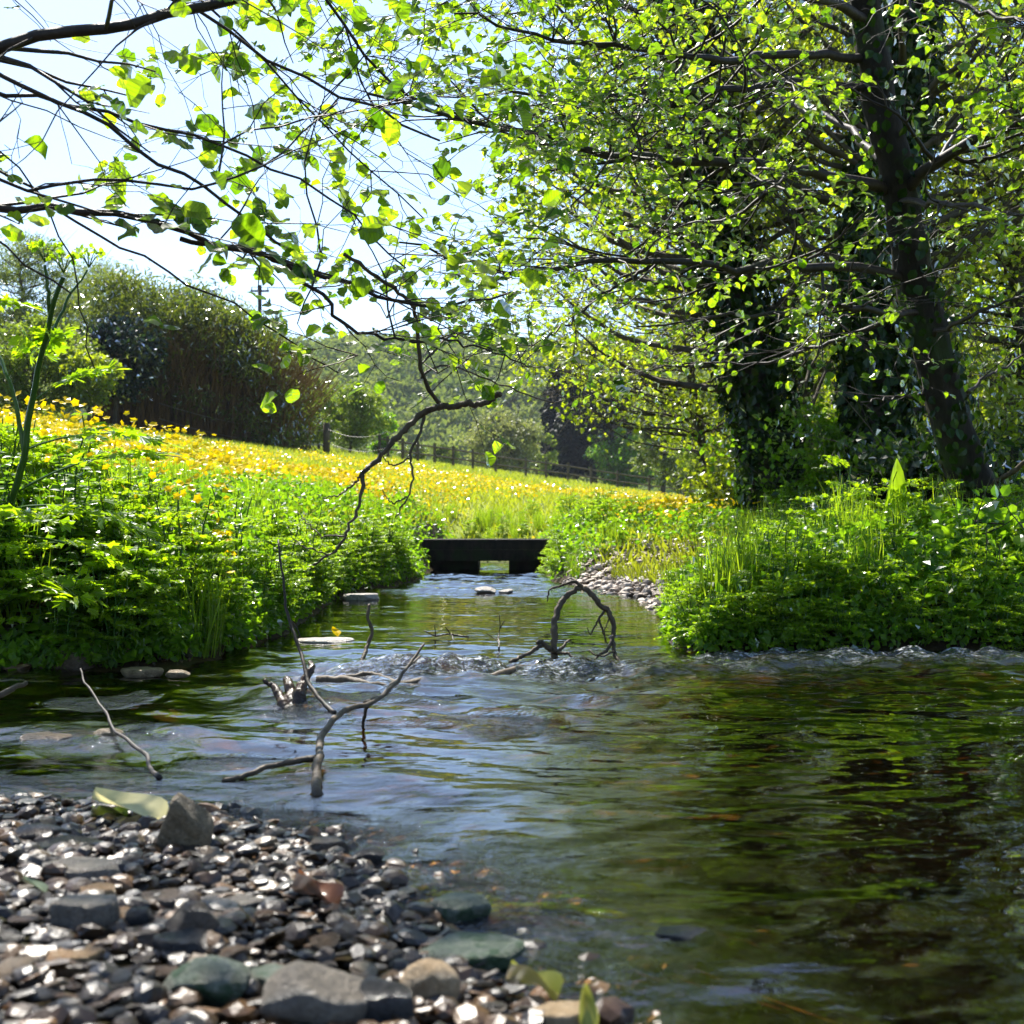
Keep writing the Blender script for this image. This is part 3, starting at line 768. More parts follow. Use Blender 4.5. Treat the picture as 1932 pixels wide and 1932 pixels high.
# =================================================================== alder whose boughs come in from the left
def lim_left(px):
    return float(np.interp(px, [-400, 0, 150, 300, 450, 560, 640, 720, 800, 900, 1000, 1100], [430, 440, 430, 440, 560, 640, 700, 745, 800, 760, 800, 760]))
def build_left_alder():
    bx, by = -2.6, 2.9
    root = empty('alder_tree', (bx, by, tz(bx, by)), 'alder with sparse leafy boughs and a broken hanging branch, coming in from the left', 'tree')
    mb = MB()
    tr = smooth_path([(bx, by, tz(bx, by) - .1), (bx - .05, by, 1.0), (bx + .1, by, 2.2), (bx + .2, by + .1, 3.8)], 30, .004)
    mb.tube(tr, np.linspace(.12, .05, 30), 14); mb.build('trunk', M['alder_bark'], root, True)
    wood = []; leaves = []
    q = lambda z: (0, 0, 0)
    def from_trunk(z, pix): # limb starting on the trunk at height z
        k = int(np.argmin(np.abs(tr[:, 2] - z)))
        return [tr[k]] + [P(*a) for a in pix]
    defs = [
        (1.75, [(-60, 95, 2.65), (0, 80, 2.6), (120, 57, 2.6), (230, 42, 2.6), (340, 28, 2.6), (450, 12, 2.65), (600, -25, 2.8), (750, -60, 3.0)], .022, .007, 16, .6, .05),
        (1.15, [(-60, 388, 2.75), (0, 392, 2.7), (90, 395, 2.7), (180, 410, 2.7), (280, 440, 2.75), (380, 465, 2.8), (480, 480, 2.85), (570, 490, 2.9), (640, 515, 3.0), (720, 555, 3.1), (800, 568, 3.2), (880, 570, 3.3), (960, 560, 3.4)], .015, .003, 22, .45, .055),
        (1.7, [(-40, 110, 2.5), (0, 135, 2.5), (90, 190, 2.5), (200, 240, 2.55), (300, 310, 2.6), (380, 350, 2.6), (450, 400, 2.7), (520, 450, 2.75), (560, 480, 2.8)], .009, .003, 9, .5, .055),
        (1.7, [(-40, 150, 2.6), (0, 165, 2.6), (100, 205, 2.6), (250, 238, 2.65), (350, 250, 2.7), (480, 290, 2.8), (600, 350, 2.9), (700, 430, 3.0), (760, 500, 3.1)], .008, .002, 12, .55, .055),
        (1.4, [(-40, 330, 2.5), (0, 350, 2.5), (70, 365, 2.5), (150, 350, 2.55), (260, 340, 2.6), (370, 355, 2.6), (470, 310, 2.65), (560, 260, 2.7), (640, 200, 2.8)], .007, .002, 7, .45, .055),
        (1.3, [(-40, 420, 2.4), (0, 455, 2.4), (60, 520, 2.45), (130, 560, 2.5)], .006, .002, 0, .4, .055),
        (1.35, [(-40, 300, 2.9), (30, 335, 2.9), (90, 400, 2.9), (200, 470, 3.0), (330, 520, 3.0), (440, 560, 3.1), (520, 620, 3.2), (590, 670, 3.3), (640, 700, 3.4)], .006, .0018, 4, .35, .05),
        (2.0, [(200, -60, 2.9), (330, -10, 2.9), (410, 30, 2.95), (520, 110, 3.0), (640, 185, 3.1), (720, 215, 3.2), (830, 260, 3.4)], .009, .003, 30, .6, .055),
        (2.0, [(300, -80, 3.2), (420, 60, 3.2), (540, 180, 3.3), (620, 260, 3.4), (720, 350, 3.5), (800, 420, 3.6)], .008, .002, 30, .6, .052),
        (2.1, [(520, -80, 3.2), (620, -20, 3.2), (660, 60, 3.3), (720, 120, 3.4), (800, 170, 3.6), (900, 240, 3.8)], .010, .003, 30, .65, .055),
        (1.2, [(-60, 250, 2.7), (40, 300, 2.7), (110, 420, 2.75), (150, 520, 2.8), (165, 620, 2.85), (175, 700, 2.9)], .004, .0015, 0, .3, .05),
        (1.25, [(340, 450, 2.8), (470, 470, 2.85), (560, 520, 2.9), (650, 610, 3.0), (740, 640, 3.1), (800, 645, 3.2), (900, 650, 3.3), (1000, 690, 3.4)], .006, .002, 14, .4, .052),
    ]
    for z, pix, r0, r1, cnt, L, ls in defs:
        pts_ = from_trunk(z, pix) if z not in (2.0, 2.1, 1.25) else ([tr[-1 if z > 1.3 else 12]] + [P(-300, -200, 2.8)] if z > 1.3 else []) + [P(*a) for a in pix]
        n = 40
        pts_ = smooth_path(pts_, n, .004); rr = np.linspace(r0, r1, n)
        wood.append((pts_, rr, 7))
        sprout(wood, leaves, pts_, rr, int(cnt * .8), L, ls * .92, 1 if L < .5 else 2, .3, lim_left, .62)
    # unseen crown part over the top of the picture, added to shade the shingle
    pts_ = smooth_path([tr[16], (-1.9, 2.9, 2.3), (-1.2, 3.0, 2.6), (-.5, 3.1, 2.75), (.1, 3.2, 2.8)], 30, .004); rr = np.linspace(.02, .004, 30)
    wood.append((pts_, rr, 8)); sprout(wood, leaves, pts_, rr, 19, .6, .055, 2, .3, lambda a: -60, .9, .15)
    # many thin bare shoots
    for pts_, rr, s in list(wood):
        if s != 7: continue
        for _ in range(3):
            k = random.randrange(8, len(pts_) - 3)
            if not (env_ok(pts_[k], lim_left)): continue
            spray(wood, [], pts_[k], nrm(pts_[k + 1] - pts_[k] + RNG.normal(size=3) * .45), random.uniform(.3, .7), .0028, 1, .05, .8, lim_left)
    bm = MB(); wood_to(bm, wood); bm.build('branches', M['twig'], root, True)
    # the broken bough that hangs over the stream
    hb = MB()
    J = [((790, 560, 3.35), (785, 620, 3.38), (788, 680, 3.4), (798, 712, 3.42), (815, 745, 3.45), (832, 768, 3.45)),]
    paths = [
        ([(650, 480, 3.0), (740, 540, 3.2), (790, 590, 3.35), (786, 640, 3.38), (790, 690, 3.4), (800, 718, 3.42), (816, 748, 3.45), (832, 768, 3.45)], .005, .007),
        ([(944, 744, 3.38), (930, 752, 3.4), (905, 764, 3.41), (880, 762, 3.42), (855, 768, 3.44), (825, 768, 3.45)], .009, .010),
        ([(825, 768, 3.45), (795, 780, 3.45), (765, 808, 3.44), (735, 840, 3.42), (705, 872, 3.4), (680, 900, 3.38)], .010, .007),
        ([(680, 900, 3.38), (655, 925, 3.36), (635, 935, 3.35), (610, 938, 3.35)], .004, .0015),
        ([(684, 897, 3.38), (682, 935, 3.37), (665, 980, 3.36), (655, 1010, 3.35), (625, 1045, 3.35), (590, 1065, 3.35)], .006, .003),
        ([(655, 1010, 3.35), (610, 1012, 3.4), (575, 985, 3.45), (560, 960, 3.5)], .003, .0012),
        ([(625, 1045, 3.35), (590, 1040, 3.3), (555, 1020, 3.3), (540, 990, 3.3)], .0025, .0012),
        ([(800, 785, 3.45), (785, 830, 3.42), (772, 862, 3.42), (778, 900, 3.4), (770, 935, 3.4), (748, 975, 3.38)], .005, .002),
        ([(772, 865, 3.42), (745, 880, 3.4), (728, 868, 3.4), (705, 835, 3.38)], .003, .0012),
        ([(768, 938, 3.4), (745, 950, 3.4), (730, 940, 3.42), (722, 925, 3.42)], .003, .0012),
        ([(795, 712, 3.42), (820, 690, 3.5), (860, 692, 3.6), (900, 705, 3.7), (960, 735, 3.8), (1040, 760, 3.9), (1120, 745, 4.0)], .004, .0015),
        ([(790, 690, 3.4), (840, 640, 3.5), (900, 620, 3.7), (960, 600, 3.8)], .004, .0015),
    ]
    lv = []; w2 = []
    for pix, r0, r1 in paths:
        pts_ = smooth_path([P(*a) for a in pix], 22, .0022); rr = np.linspace(r0, r1, 22) * (.74 + .3 * RNG.random(22))
        hb.tube(pts_, rr, 8)
    for (a, b) in (((832, 768, 3.45), (820, 640, 3.4)), ((700, 690, 3.3), (650, 650, 3.2)), ((790, 600, 3.35), (860, 640, 3.5)), ((820, 690, 3.5), (900, 700, 3.7)), ((960, 735, 3.8), (1010, 650, 3.9)), ((760, 560, 3.3), (700, 640, 3.3))):
        for _ in range(3):
            p0 = P(*a) * .5 + P(*b) * .5
            spray(w2, lv, p0, nrm(P(*b) - P(*a) + RNG.normal(size=3) * .2), random.uniform(.15, .3), .002, 1, .045, .8, None)
    wood_to(hb, w2)
    hb.build('broken_branch', M['dead'], root, True)
    leaves += lv
    # a few big single leaves close to the camera
    for (px, py, d, s, up) in ((285, 150, 2.3, .062, 1), (442, 412, 2.2, .066, 1), (135, 172, 2.3, .06, 0), (690, 668, 2.4, .06, 0), (190, 395, 2.5, .05, 0), (270, 610, 2.5, .04, 0), (300, 615, 2.5, .04, 0), (512, 708, 2.6, .045, 0), (636, 650, 2.5, .045, 0), (745, 225, 2.8, .055, 1), (690, 212, 2.8, .05, 1), (1080, 300, 4.0, .055, 1)):
        ax = nrm(np.array([random.uniform(-1, 1), 0, -.6 if up else .1]))
        leaves.append((P(px, py, d), ax, nrm(np.array([0, -1.0, .3]) if up else np.array([0, -.35, 1.0])), s))
    lm = MB(); leaves_to(lm, leaves, ALDERS); lm.build('crown', M['alder'], root)
    print('left alder leaves', len(leaves))
build_left_alder()

# =================================================================== generic tree of trunk, limbs, clumped crown
def gtree(name, label, base, trunk_pts, tr0, tr1, ells, nclus, nleaf, lsize, leafT, leafm, barkm, cat='tree', group=None, clus=.4, ivy=0, twigs=4, droop=0., outer=.45):
    root = empty(name, base, label, cat, group)
    tp = smooth_path(trunk_pts, 24, tr0 * .06)
    tb = MB(); tb.tube(tp, np.linspace(tr0, tr1, 24), 10)
    cc = []
    w = np.array([e[1][0] * e[1][1] * e[1][2] for e in ells]); w = w / w.sum()
    for _ in range(nclus):
        e = ells[np.searchsorted(np.cumsum(w), random.random() * .9999)]
        v = nrm(RNG.normal(size=3)); rad = (outer + (1 - outer) * random.random()) ** .6
        cc.append(np.array(e[0]) + v * rad * np.array(e[1]))
    cc = np.array(cc)
    wd = MB()
    for c in cc:
        k = int(np.clip(np.searchsorted(tp[:, 2], c[2] - np.hypot(*(c - tp[-1])[:2]) * .6), 3, 23))
        a = tp[k]; mid = a * .45 + c * .55 + np.array([0, 0, -.12 * np.linalg.norm(c - a)])
        pth = smooth_path([a, mid, c], 10, .02 * np.linalg.norm(c - a) / 3)
        wd.tube(pth, np.linspace(max(tr0 * .22, lsize * .08), lsize * .05, 10), 4, cap=False)
        for _ in range(twigs):
            q = c + RNG.normal(size=3) * clus * 1.3
            wd.tube(smooth_path([pth[7], (pth[7] + q) / 2 + RNG.normal(size=3) * clus * .2, q], 5), np.linspace(lsize * .07, lsize * .02, 5), 3, cap=False)
    tb.build('trunk', barkm, root, True)
    wd.build('limbs', barkm, root, True)
    ci = RNG.integers(0, len(cc), nleaf)
    spread = (clus * (.5 + RNG.random(len(cc))))[ci][:, None]
    off = nrm(RNG.normal(size=(nleaf, 3))) * (RNG.random((nleaf, 1)) ** .5) * spread * np.array([1.4, 1.4, .8])
    pos = cc[ci] + off
    pos[:, 2] -= droop * np.linalg.norm(off[:, :2], axis=1)
    lm = MB()
    rn = np.clip(RNG.random(nleaf) * .7 + RNG.random(len(cc))[ci] * .3, 0, 1)
    lm.inst(leafT, pos, rdir(nleaf, -.3), rdir(nleaf, .9, .7), lsize * (.6 + .7 * RNG.random(nleaf)), rn)
    lm.build('crown', leafm, root)
    if ivy:
        iv = MB(); k = RNG.integers(0, 20, ivy); a = RNG.random(ivy) * 2 * math.pi
        out = np.stack([np.cos(a), np.sin(a), RNG.normal(0, .2, ivy)], 1)
        f = RNG.random(ivy)
        c = tp[k] * (1 - f[:, None]) + tp[k + 1] * f[:, None]
        rad = tr0 * (1.0 + 1.3 * vnoise(a * 1.5, c[:, 2] * 1.8, 5) * RNG.random(ivy)) + .03
        p2 = c + out * rad[:, None]
        iv.inst(LEAF4, p2, nrm(np.stack([RNG.normal(0, .6, ivy), RNG.normal(0, .6, ivy), -np.ones(ivy)], 1)), nrm(out + RNG.normal(0, .4, (ivy, 3))), .05 + .05 * RNG.random(ivy))
        iv.build('ivy', M['ivy'], root)
    return root

def gp(px, d):           # ground point at column px and distance d
    x = (px - 966) / 2391.0 * d
    return np.array([x, d, tz(x, d)])

# wooded right bank behind the near alder
def bank_tree(label, px, d, path, r, ells, ncl, nl, ls, ivy, lm='hazel', clus=.45, name='ivy_clad_tree', T=LEAF4):
    b = gp(px, d)
    tp = [b - np.array([0, 0, .1])] + [P(a, c, e) for a, c, e in path]
    el = [(P(a, c, e), (rx, ry, rz)) for a, c, e, rx, ry, rz in ells]
    return gtree(name, label, b, tp, r, r * .5, el, ncl, nl, ls, T, M[lm], M['bark'], ivy=ivy, clus=clus)

bank_tree('ivy-clad tree with a leafy crown, further left than the thick ivy-clad trunk', 1465, 10,
          [(1440, 800, 10), (1400, 600, 10), (1350, 400, 10), (1320, 200, 10), (1310, -100, 10), (1300, -300, 10)], .17,
          [(1330, 300, 10, 1.8, 1.5, 1.6), (1300, 0, 10, 2.0, 1.5, 1.4), (1480, 600, 10.8, 1.0, .6, .7), (1180, 520, 10, .9, .9, .7)], 120, 8500, .055, 9000)
bank_tree('thick ivy-clad trunk just left of the leaning alder', 1660, 9,
          [(1655, 850, 9), (1650, 600, 9), (1660, 400, 9), (1700, 200, 9), (1715, -50, 9), (1710, -300, 9)], .16,
          [(1720, 200, 9, 1.6, 1.4, 1.7), (1560, 620, 10, .7, .4, .8), (1800, 500, 9.8, 1.2, .8, 1)], 100, 7500, .055, 8000)
bank_tree('slender tree between the two ivy-clad trunks', 1530, 13,
          [(1520, 800, 13), (1490, 600, 13), (1510, 300, 13), (1535, 0, 13), (1535, -200, 13)], .10,
          [(1510, 300, 13, 2.2, 1.8, 2.2), (1560, 700, 13, 1.8, 1.5, 1.0), (1440, 60, 13, 2.2, 1.8, 1.6)], 120, 9000, .07, 1500)
bank_tree('tree with scattered small leaves at the right edge of the wood', 1935, 10,
          [(1935, 800, 10), (1925, 500, 10), (1900, 200, 10), (1890, -200, 10)], .09,
          [(1860, 520, 10, 1.1, 1.2, 1.5), (1850, 150, 10, 1.4, 1.3, 1.7), (1880, 820, 10.5, .9, 1, .7)], 110, 9000, .055, 500)
bank_tree('young tree with fine yellow-green leaves above the right bank plants', 1335, 14,
          [(1330, 850, 14), (1300, 700, 14), (1260, 500, 14), (1240, 300, 14)], .06,
          [(1270, 560, 14, 2.0, 1.5, 1.5), (1400, 760, 14, .9, .9, .6), (1160, 640, 14, 1.2, 1, .8)], 90, 6500, .06, 0)
bank_tree('thin tree deep in the wood behind the leaning trunk', 1790, 16,
          [(1790, 800, 16), (1800, 500, 16), (1810, 200, 16), (1815, -100, 16)], .1,
          [(1780, 680, 16, 2.6, 2, 1.6), (1800, 260, 16, 2.8, 2, 2.5)], 100, 8000, .085, 600)
bank_tree('tall tree deep in the wood behind the third ivy trunk', 1400, 20,
          [(1400, 800, 20), (1390, 500, 20), (1400, 200, 20), (1400, -100, 20)], .12,
          [(1380, 600, 20, 2.8, 2, 2.4), (1420, 200, 20, 3, 2, 2.6), (1250, 420, 20, 2.4, 2, 1.8)], 120, 9000, .09, 1200)

# low shrubs under the trees
def shrub(name, label, c, r, n, ls, lm, ncl=40, T=LEAF4, clus=.3, group=None, bark='bark', cat='shrub'):
    c = np.array(c, float); b = np.array([c[0], c[1], tz(c[0], c[1])])
    h = c[2] - b[2]
    tp = [b - np.array([0, 0, .05]), b + np.array([.03, 0, h * .4]), b + np.array([0, .05, max(h, .1)])]
    return gtree(name, label, b, tp, max(.02, r[2] * .04), .01 + r[2] * .01, [(c, r)], ncl, n, ls, T, M[lm], M[bark], cat=cat, clus=clus, group=group, twigs=2, outer=.2)
shrub('ivy_mound', 'mound of glossy ivy at the foot of the leaning alder', P(1735, 960, 6.9), (.42, .4, .5), 5200, .055, 'ivy', 60, clus=.16)
shrub('bramble_shrub', 'dark bramble shrub between the ivy-clad trunks', P(1560, 860, 9.5), (.8, .7, .45), 5000, .05, 'nettle', 60, clus=.22)
shrub('bramble_shrub', 'shrub with yellow-green leaves right of the leaning alder', P(1920, 880, 8), (.6, .7, .6), 3500, .055, 'hazel', 50, clus=.25)
shrub('bramble_shrub', 'low leafy shrub left of the third ivy-clad trunk', P(1420, 890, 12), (.6, .6, .35), 2200, .06, 'hazel', 50, clus=.25)
shrub('elder_shrub', 'dark leafy shrub in the lower right corner of the wood beside the water', P(1900, 1100, 4.9), (.32, .35, .32), 1500, .06, 'nettle', 40, T=OVAL, clus=.12)
shrub('elder_shrub', 'dark shrub behind the leaning alder trunk', P(1850, 950, 8.5), (1.0, .5, .6), 5000, .06, 'ivy', 60, clus=.25)

# =================================================================== left background
def build_bamboo():
    a = G(165, 775); b = G(560, 850)
    a = P(165, 778, 42); a[2] = tz(a[0], a[1]); b = P(535, 846, 44); b[2] = tz(b[0], b[1])
    root = empty('bamboo_thicket', (a + b) / 2, 'long dark thicket of tall brown canes with a leafy top above the meadow', 'thicket')
    mb = MB(); n = 2600
    t = RNG.random(n); dep = RNG.random(n) * 5
    base = a[None] * (1 - t[:, None]) + b[None] * t[:, None]
    base[:, 1] += dep; base[:, 0] += RNG.normal(0, .12, n)
    base[:, 2] = terrain(base[:, 0], base[:, 1]) - .05
    topz = np.interp(t, [0, .2, .5, .8, .93, 1], [3.3, 4.0, 4.3, 4.2, 3.6, 2.8]) * (.7 + .22 * RNG.random(n))
    for k in range(n):
        lean = np.array([random.gauss(.45, .6), random.gauss(-.55, .55) * (1 if dep[k] < 1.5 else .3), 0])
        p0 = base[k]; p1 = p0 + lean * .3 + np.array([0, 0, topz[k] * .5]); p2 = p0 + lean * 1.1 + np.array([0, 0, topz[k]])
        mb.tube([p0, p1, p2], [.022, .018, .010], 4, cap=False)
    mb.build('canes', M['cane'], root, True)
    lm = MB()
    n = 34000; K = 420
    tt = RNG.random(K); cb = a[None] * (1 - tt[:, None]) + b[None] * tt[:, None]
    hz = np.interp(tt, [0, .2, .5, .75, .9, 1], [3.9, 4.9, 5.1, 4.5, 3.6, 2.6])
    dy = RNG.random(K) * 6 - 1.3
    fr = RNG.random(K)
    cb[:, 2] += np.where(dy < .5, hz * (.62 + .38 * fr), hz * (.8 + .2 * fr))
    cb[:, 1] += dy; cb[:, 0] += RNG.normal(0, .3, K)
    low = RNG.random(K) < .10
    cb[low, 2] -= hz[low] * (.1 + .45 * RNG.random(low.sum()))
    right = (tt > .90) | (tt < .05)
    cb[right, 2] -= RNG.random(right.sum()) * 2.6
    k = RNG.integers(0, K, n)
    off = RNG.normal(size=(n, 3)) * np.array([.38, .38, .26])
    pos = cb[k] + off
    rn = np.clip(.6 * RNG.random(n) + .4 * RNG.random(K)[k], 0, 1)
    lm.inst(THIN4, pos, nrm(RNG.normal(size=(n, 3)) * .7 + np.array([0, -.3, -.5])), rdir(n, .6), .16 + .14 * RNG.random(n), rn)
    lm.build('foliage', M['bamboo'], root)
build_bamboo()

def ftree(name, label, px, row_top, row_bot, d, wpx, n, ls, lm, ncl=60, T=LEAF4, clus=None, bark='bark', cat='tree', group=None, trunkr=None, low=.25, outer=.35):
    b = gp(px, d)
    top = CAMZ + (HOR - row_top) / 2391 * d; bot = max(CAMZ + (HOR - row_bot) / 2391 * d, b[2])
    H = top - b[2]; rx = wpx / 2391 * d / 2
    cz = (top + bot) / 2; rz = (top - bot) / 2
    tp = [b - np.array([0, 0, .3]), b + np.array([.02 * H, 0, H * .3]), b + np.array([-.01 * H, 0, H * .8])]
    return gtree(name, label, b, tp, trunkr or H * .022, H * .006, [((b[0], b[1], cz), (rx * .85, rx * .8, rz * .88))], ncl, n, ls, T, M[lm], M[bark], cat=cat, group=group, clus=clus or rx * .22, twigs=3, outer=outer)
ftree('willow_tree', 'grey-green willow rising at the far left edge behind the bamboo', 40, 420, 720, 46, 260, 14000, .17, 'willow', 90, T=THIN4)
ftree('willow_tree', 'lower grey-green willow against the sky between the left edge and the bamboo', 190, 475, 720, 50, 220, 12000, .17, 'willow', 80, T=THIN4)
ftree('bay_shrub', 'blue-black glossy shrub left of the bamboo canes', 215, 585, 760, 40.5, 190, 9000, .17, 'laurel', 60, cat='shrub')
ftree('hazel_shrub', 'yellow-green shrub at the left edge above the meadow', 60, 590, 790, 38, 260, 12000, .13, 'bush', 70, cat='shrub')
ftree('hazel_shrub', 'small yellow-green shrub overlapping the left end of the bamboo', 165, 650, 770, 37, 130, 5000, .12, 'hazel', 40, cat='shrub')

# telegraph pole, chimney house
def build_pole():
    d = 75; b = gp(490, d); b[2] = min(b[2], 4.5)
    root = empty('telegraph_pole', b, 'dark telegraph pole standing against the sky behind the bamboo', 'pole')
    mb = MB(); top = P(490, 538, d)
    mb.tube([b, (b + top) / 2, top], [.14, .13, .12], 10); mb.build('post', M['darkwood'], root, True)
    c = MB(); c.box(top + np.array([0, 0, -.35]), (.55, .05, .05)); c.build('crossarm', M['darkwood'], root)
    for s in (-.5, .5):
        i = MB(); i.tube([top + np.array([s * .95, 0, -.30]), top + np.array([s * .95, 0, -.12])], [.04, .03], 8); i.build('insulator', M['st_grey'], root)
    w = MB()
    far = P(1300, 480, 160)
    for s in (-.5, .5):
        a_ = top + np.array([s * .95, 0, -.12]); pts = [a_ * (1 - t) + (far + np.array([s, 0, 0])) * t - np.array([0, 0, 3.0 * t * (1 - t) * 4 * .5]) for t in np.linspace(0, 1, 20)]
        w.tube(pts, .012, 4)
    w.build('wire', M['darkwood'], root)
    # house whose chimney shows
    hb = gp(512, 80); hb[2] = 5.0
    m, nt, out = new_mat('render_wall'); bs = N(nt, 'ShaderNodeBsdfPrincipled'); n_ = noise(nt, 2, 5)
    setin(nt, bs, 'Base Color', ramp(nt, n_.outputs[0], [(.3, (.25, .25, .26)), (.7, (.36, .36, .37))])); bs.inputs['Roughness'].default_value = .9
    nt.links.new(bs.outputs[0], out.inputs[0])
    h = empty('house', hb, 'house hidden behind the bamboo, only its pale grey chimney showing beside the telegraph pole', 'house')
    z0 = hb[2]; x0 = hb[0] - 2.5
    w_ = MB(); w_.box((x0, 83, z0 + 1.9), (4, 3, 1.9)); w_.build('wall', m, h)
    r_ = MB(); v = [(x0 - 4.2, 79.8, z0 + 3.75), (x0 + 4.2, 79.8, z0 + 3.75), (x0 + 4.2, 86.2, z0 + 3.75), (x0 - 4.2, 86.2, z0 + 3.75), (x0 - 4.2, 83, z0 + 5.6), (x0 + 4.2, 83, z0 + 5.6)]
    r_.add(v, [np.array([[0, 1, 5, 4], [2, 3, 4, 5]]), np.array([[0, 4, 3], [1, 2, 5]])]); rf = r_.build('roof', M['st_dark'], h)
    c_ = MB(); ct = P(509, 592, 80)
    c_.box((ct[0], 83, (z0 + 4 + ct[2]) / 2), (.42, .4, (ct[2] - z0 - 4) / 2)); c_.box((ct[0], 83, ct[2] + .06), (.52, .5, .07)); c_.tube([(ct[0] - .15, 83, ct[2] + .1), (ct[0] - .15, 83, ct[2] + .42)], [.13, .11], 10)
    co = c_.build('chimney', m, rf)
build_pole()

# =================================================================== far hill with woodland
def build_hill():
    def hz(x, y):
        px = x / y * 2391 + 966
        top = CAMZ + (HOR - 704) / 2391 * 420 + 6 * (fbm(x / 90, y * 0, 3, 8) - .5) - .0 * x
        rise = sst(150, 420, y) ** .9
        return -9 + (top + 9) * rise + 5 * (fbm(x / 40, y / 40, 3, 15) - .5) * rise
    X, Y = np.meshgrid(np.linspace(-420, 520, 110), np.linspace(140, 560, 80))
    m, nt, out = new_mat('hill_floor'); b = N(nt, 'ShaderNodeBsdfPrincipled'); n_ = noise(nt, .05, 6)
    setin(nt, b, 'Base Color', ramp(nt, n_.outputs[0], [(.3, (.03, .045, .018)), (.7, (.06, .08, .03))])); b.inputs['Roughness'].default_value = 1
    nt.links.new(b.outputs[0], out.inputs[0])
    grid_mesh('hill', X, Y, hz(X, Y), m)
    mb = MB(); K = 2600
    cx = RNG.random(K) * 340 - 150; cy = 160 + 290 * RNG.random(K) ** .9
    keep = np.abs(cx / cy * 2391 - 100) < 1200
    cx, cy = cx[keep], cy[keep]; K = len(cx)
    cr = 3.2 + 2.6 * RNG.random(K)
    czs = hz(cx, cy) + cr * .8
    per = 130; k = np.repeat(np.arange(K), per); n = len(k)
    v = nrm(RNG.normal(size=(n, 3))); v[:, 2] = np.abs(v[:, 2]) * 1.0 - .15
    pos = np.stack([cx, cy, czs], 1)[k] + v * (cr[k] * (.82 + .25 * RNG.random(n)))[:, None]
    tone = fbm(cx / 30, cy / 30, 3, 88)
    rn = np.clip(.25 * RNG.random(n) + .45 * RNG.random(K)[k] + .6 * (tone[k] - .25), 0, 1)
    mb.inst(LEAF4, pos, rdir(n), nrm(v + RNG.normal(size=(n, 3)) * .5), 1.1 + .9 * RNG.random(n), rn)
    mb.build('woodland', M['far'])['kind'] = 'stuff'
build_hill()

# trees in the valley beyond the fence
ftree('oak_tree', 'pale beige-green spring tree standing alone beyond the middle of the fence', 945, 772, 905, 110, 165, 11000, .28, 'pale', 110, clus=.75)
ftree('bush', 'round yellow-green bush right behind the corner post', 660, 715, 850, 62, 150, 9000, .15, 'bush', 80, cat='bush')
ftree('bush', 'taller loose bush between the bamboo and the corner post', 600, 700, 850, 58, 90, 5000, .14, 'bush', 50, cat='bush')
ftree('bush', 'dark green bush right of the round yellow-green bush', 715, 770, 860, 68, 70, 3500, .16, 'nettle', 40, cat='bush')
ftree('bush', 'small grey-green bush between the dark bush and the pale tree', 840, 835, 885, 95, 60, 2500, .2, 'far', 30, cat='bush')
ftree('bush', 'low pale bush just above the left part of the rail fence', 775, 832, 880, 85, 70, 2500, .18, 'willow', 30, cat='bush')
ftree('birch_tree', 'thin bare-stemmed tree between the pale tree and the conifers', 1028, 790, 905, 115, 50, 2000, .22, 'bush', 30)
ftree('round_tree', 'mid green tree at the foot of the conifers', 1180, 800, 930, 120, 150, 7000, .28, 'nettle', 70)
ftree('round_tree', 'grey-green tree behind the right end of the rail fence', 1290, 790, 940, 100, 130, 6000, .25, 'willow', 60)
ftree('round_tree', 'bluish tree right of the pale tree before the conifers', 1010, 800, 890, 150, 70, 3000, .35, 'far', 40)

def conifer(px, row_top, row_bot, d, wpx, label):
    b = gp(px, d); top = P(px, row_top, d); H = top[2] - b[2]
    root = empty('conifer_tree', b, label, 'conifer', 'conifers in the valley')
    mb = MB(); mb.tube([b - np.array([0, 0, .5]), (b + top) / 2, top], [H * .02, H * .014, .03], 8); 
    lm = MB(); n = 5200
    lo = .18
    t = lo + (1 - lo) * RNG.random(n) ** 1.1; a = RNG.random(n) * 2 * math.pi
    W = wpx / 2391 * d / 2
    rr = W * np.clip((1 - t) / (1 - lo) * 1.5, 0, 1) ** .8 * (.35 + .75 * vnoise(a * 2, t * 16, int(px))) * RNG.random(n) ** .4
    pos = b + np.stack([np.cos(a) * rr, np.sin(a) * rr, t * H - rr * .25], 1)
    lm.inst(LEAF4, pos, nrm(np.stack([np.cos(a), np.sin(a), -.35 + 0 * a], 1)), rdir(n, 1.0, .5), .35 + .5 * RNG.random(n))
    for k in range(26):
        t_ = .2 + .75 * k / 26; a_ = k * 2.4; r_ = W * (1 - t_) * 1.1
        c = b + np.array([0, 0, t_ * H]); mb.tube([c, c + np.array([math.cos(a_) * r_, math.sin(a_) * r_, -.1 * r_])], [.06, .02], 4)
    mb.build('trunk', M['bark'], root); lm.build('crown', M['conifer'], root)
for i, (px, rt, w, d, lb) in enumerate([(1050, 690, 75, 130, 'leftmost dark conifer of the valley group'), (1085, 655, 85, 125, 'tall dark conifer, second from the left in the valley group'),
                          (1122, 645, 85, 128, 'tallest dark conifer in the middle of the valley group'), (1158, 660, 80, 122, 'dark conifer, second from the right in the valley group'), (1200, 700, 70, 135, 'rightmost dark conifer of the valley group')]):
    conifer(px, rt, 900, d, w, lb)

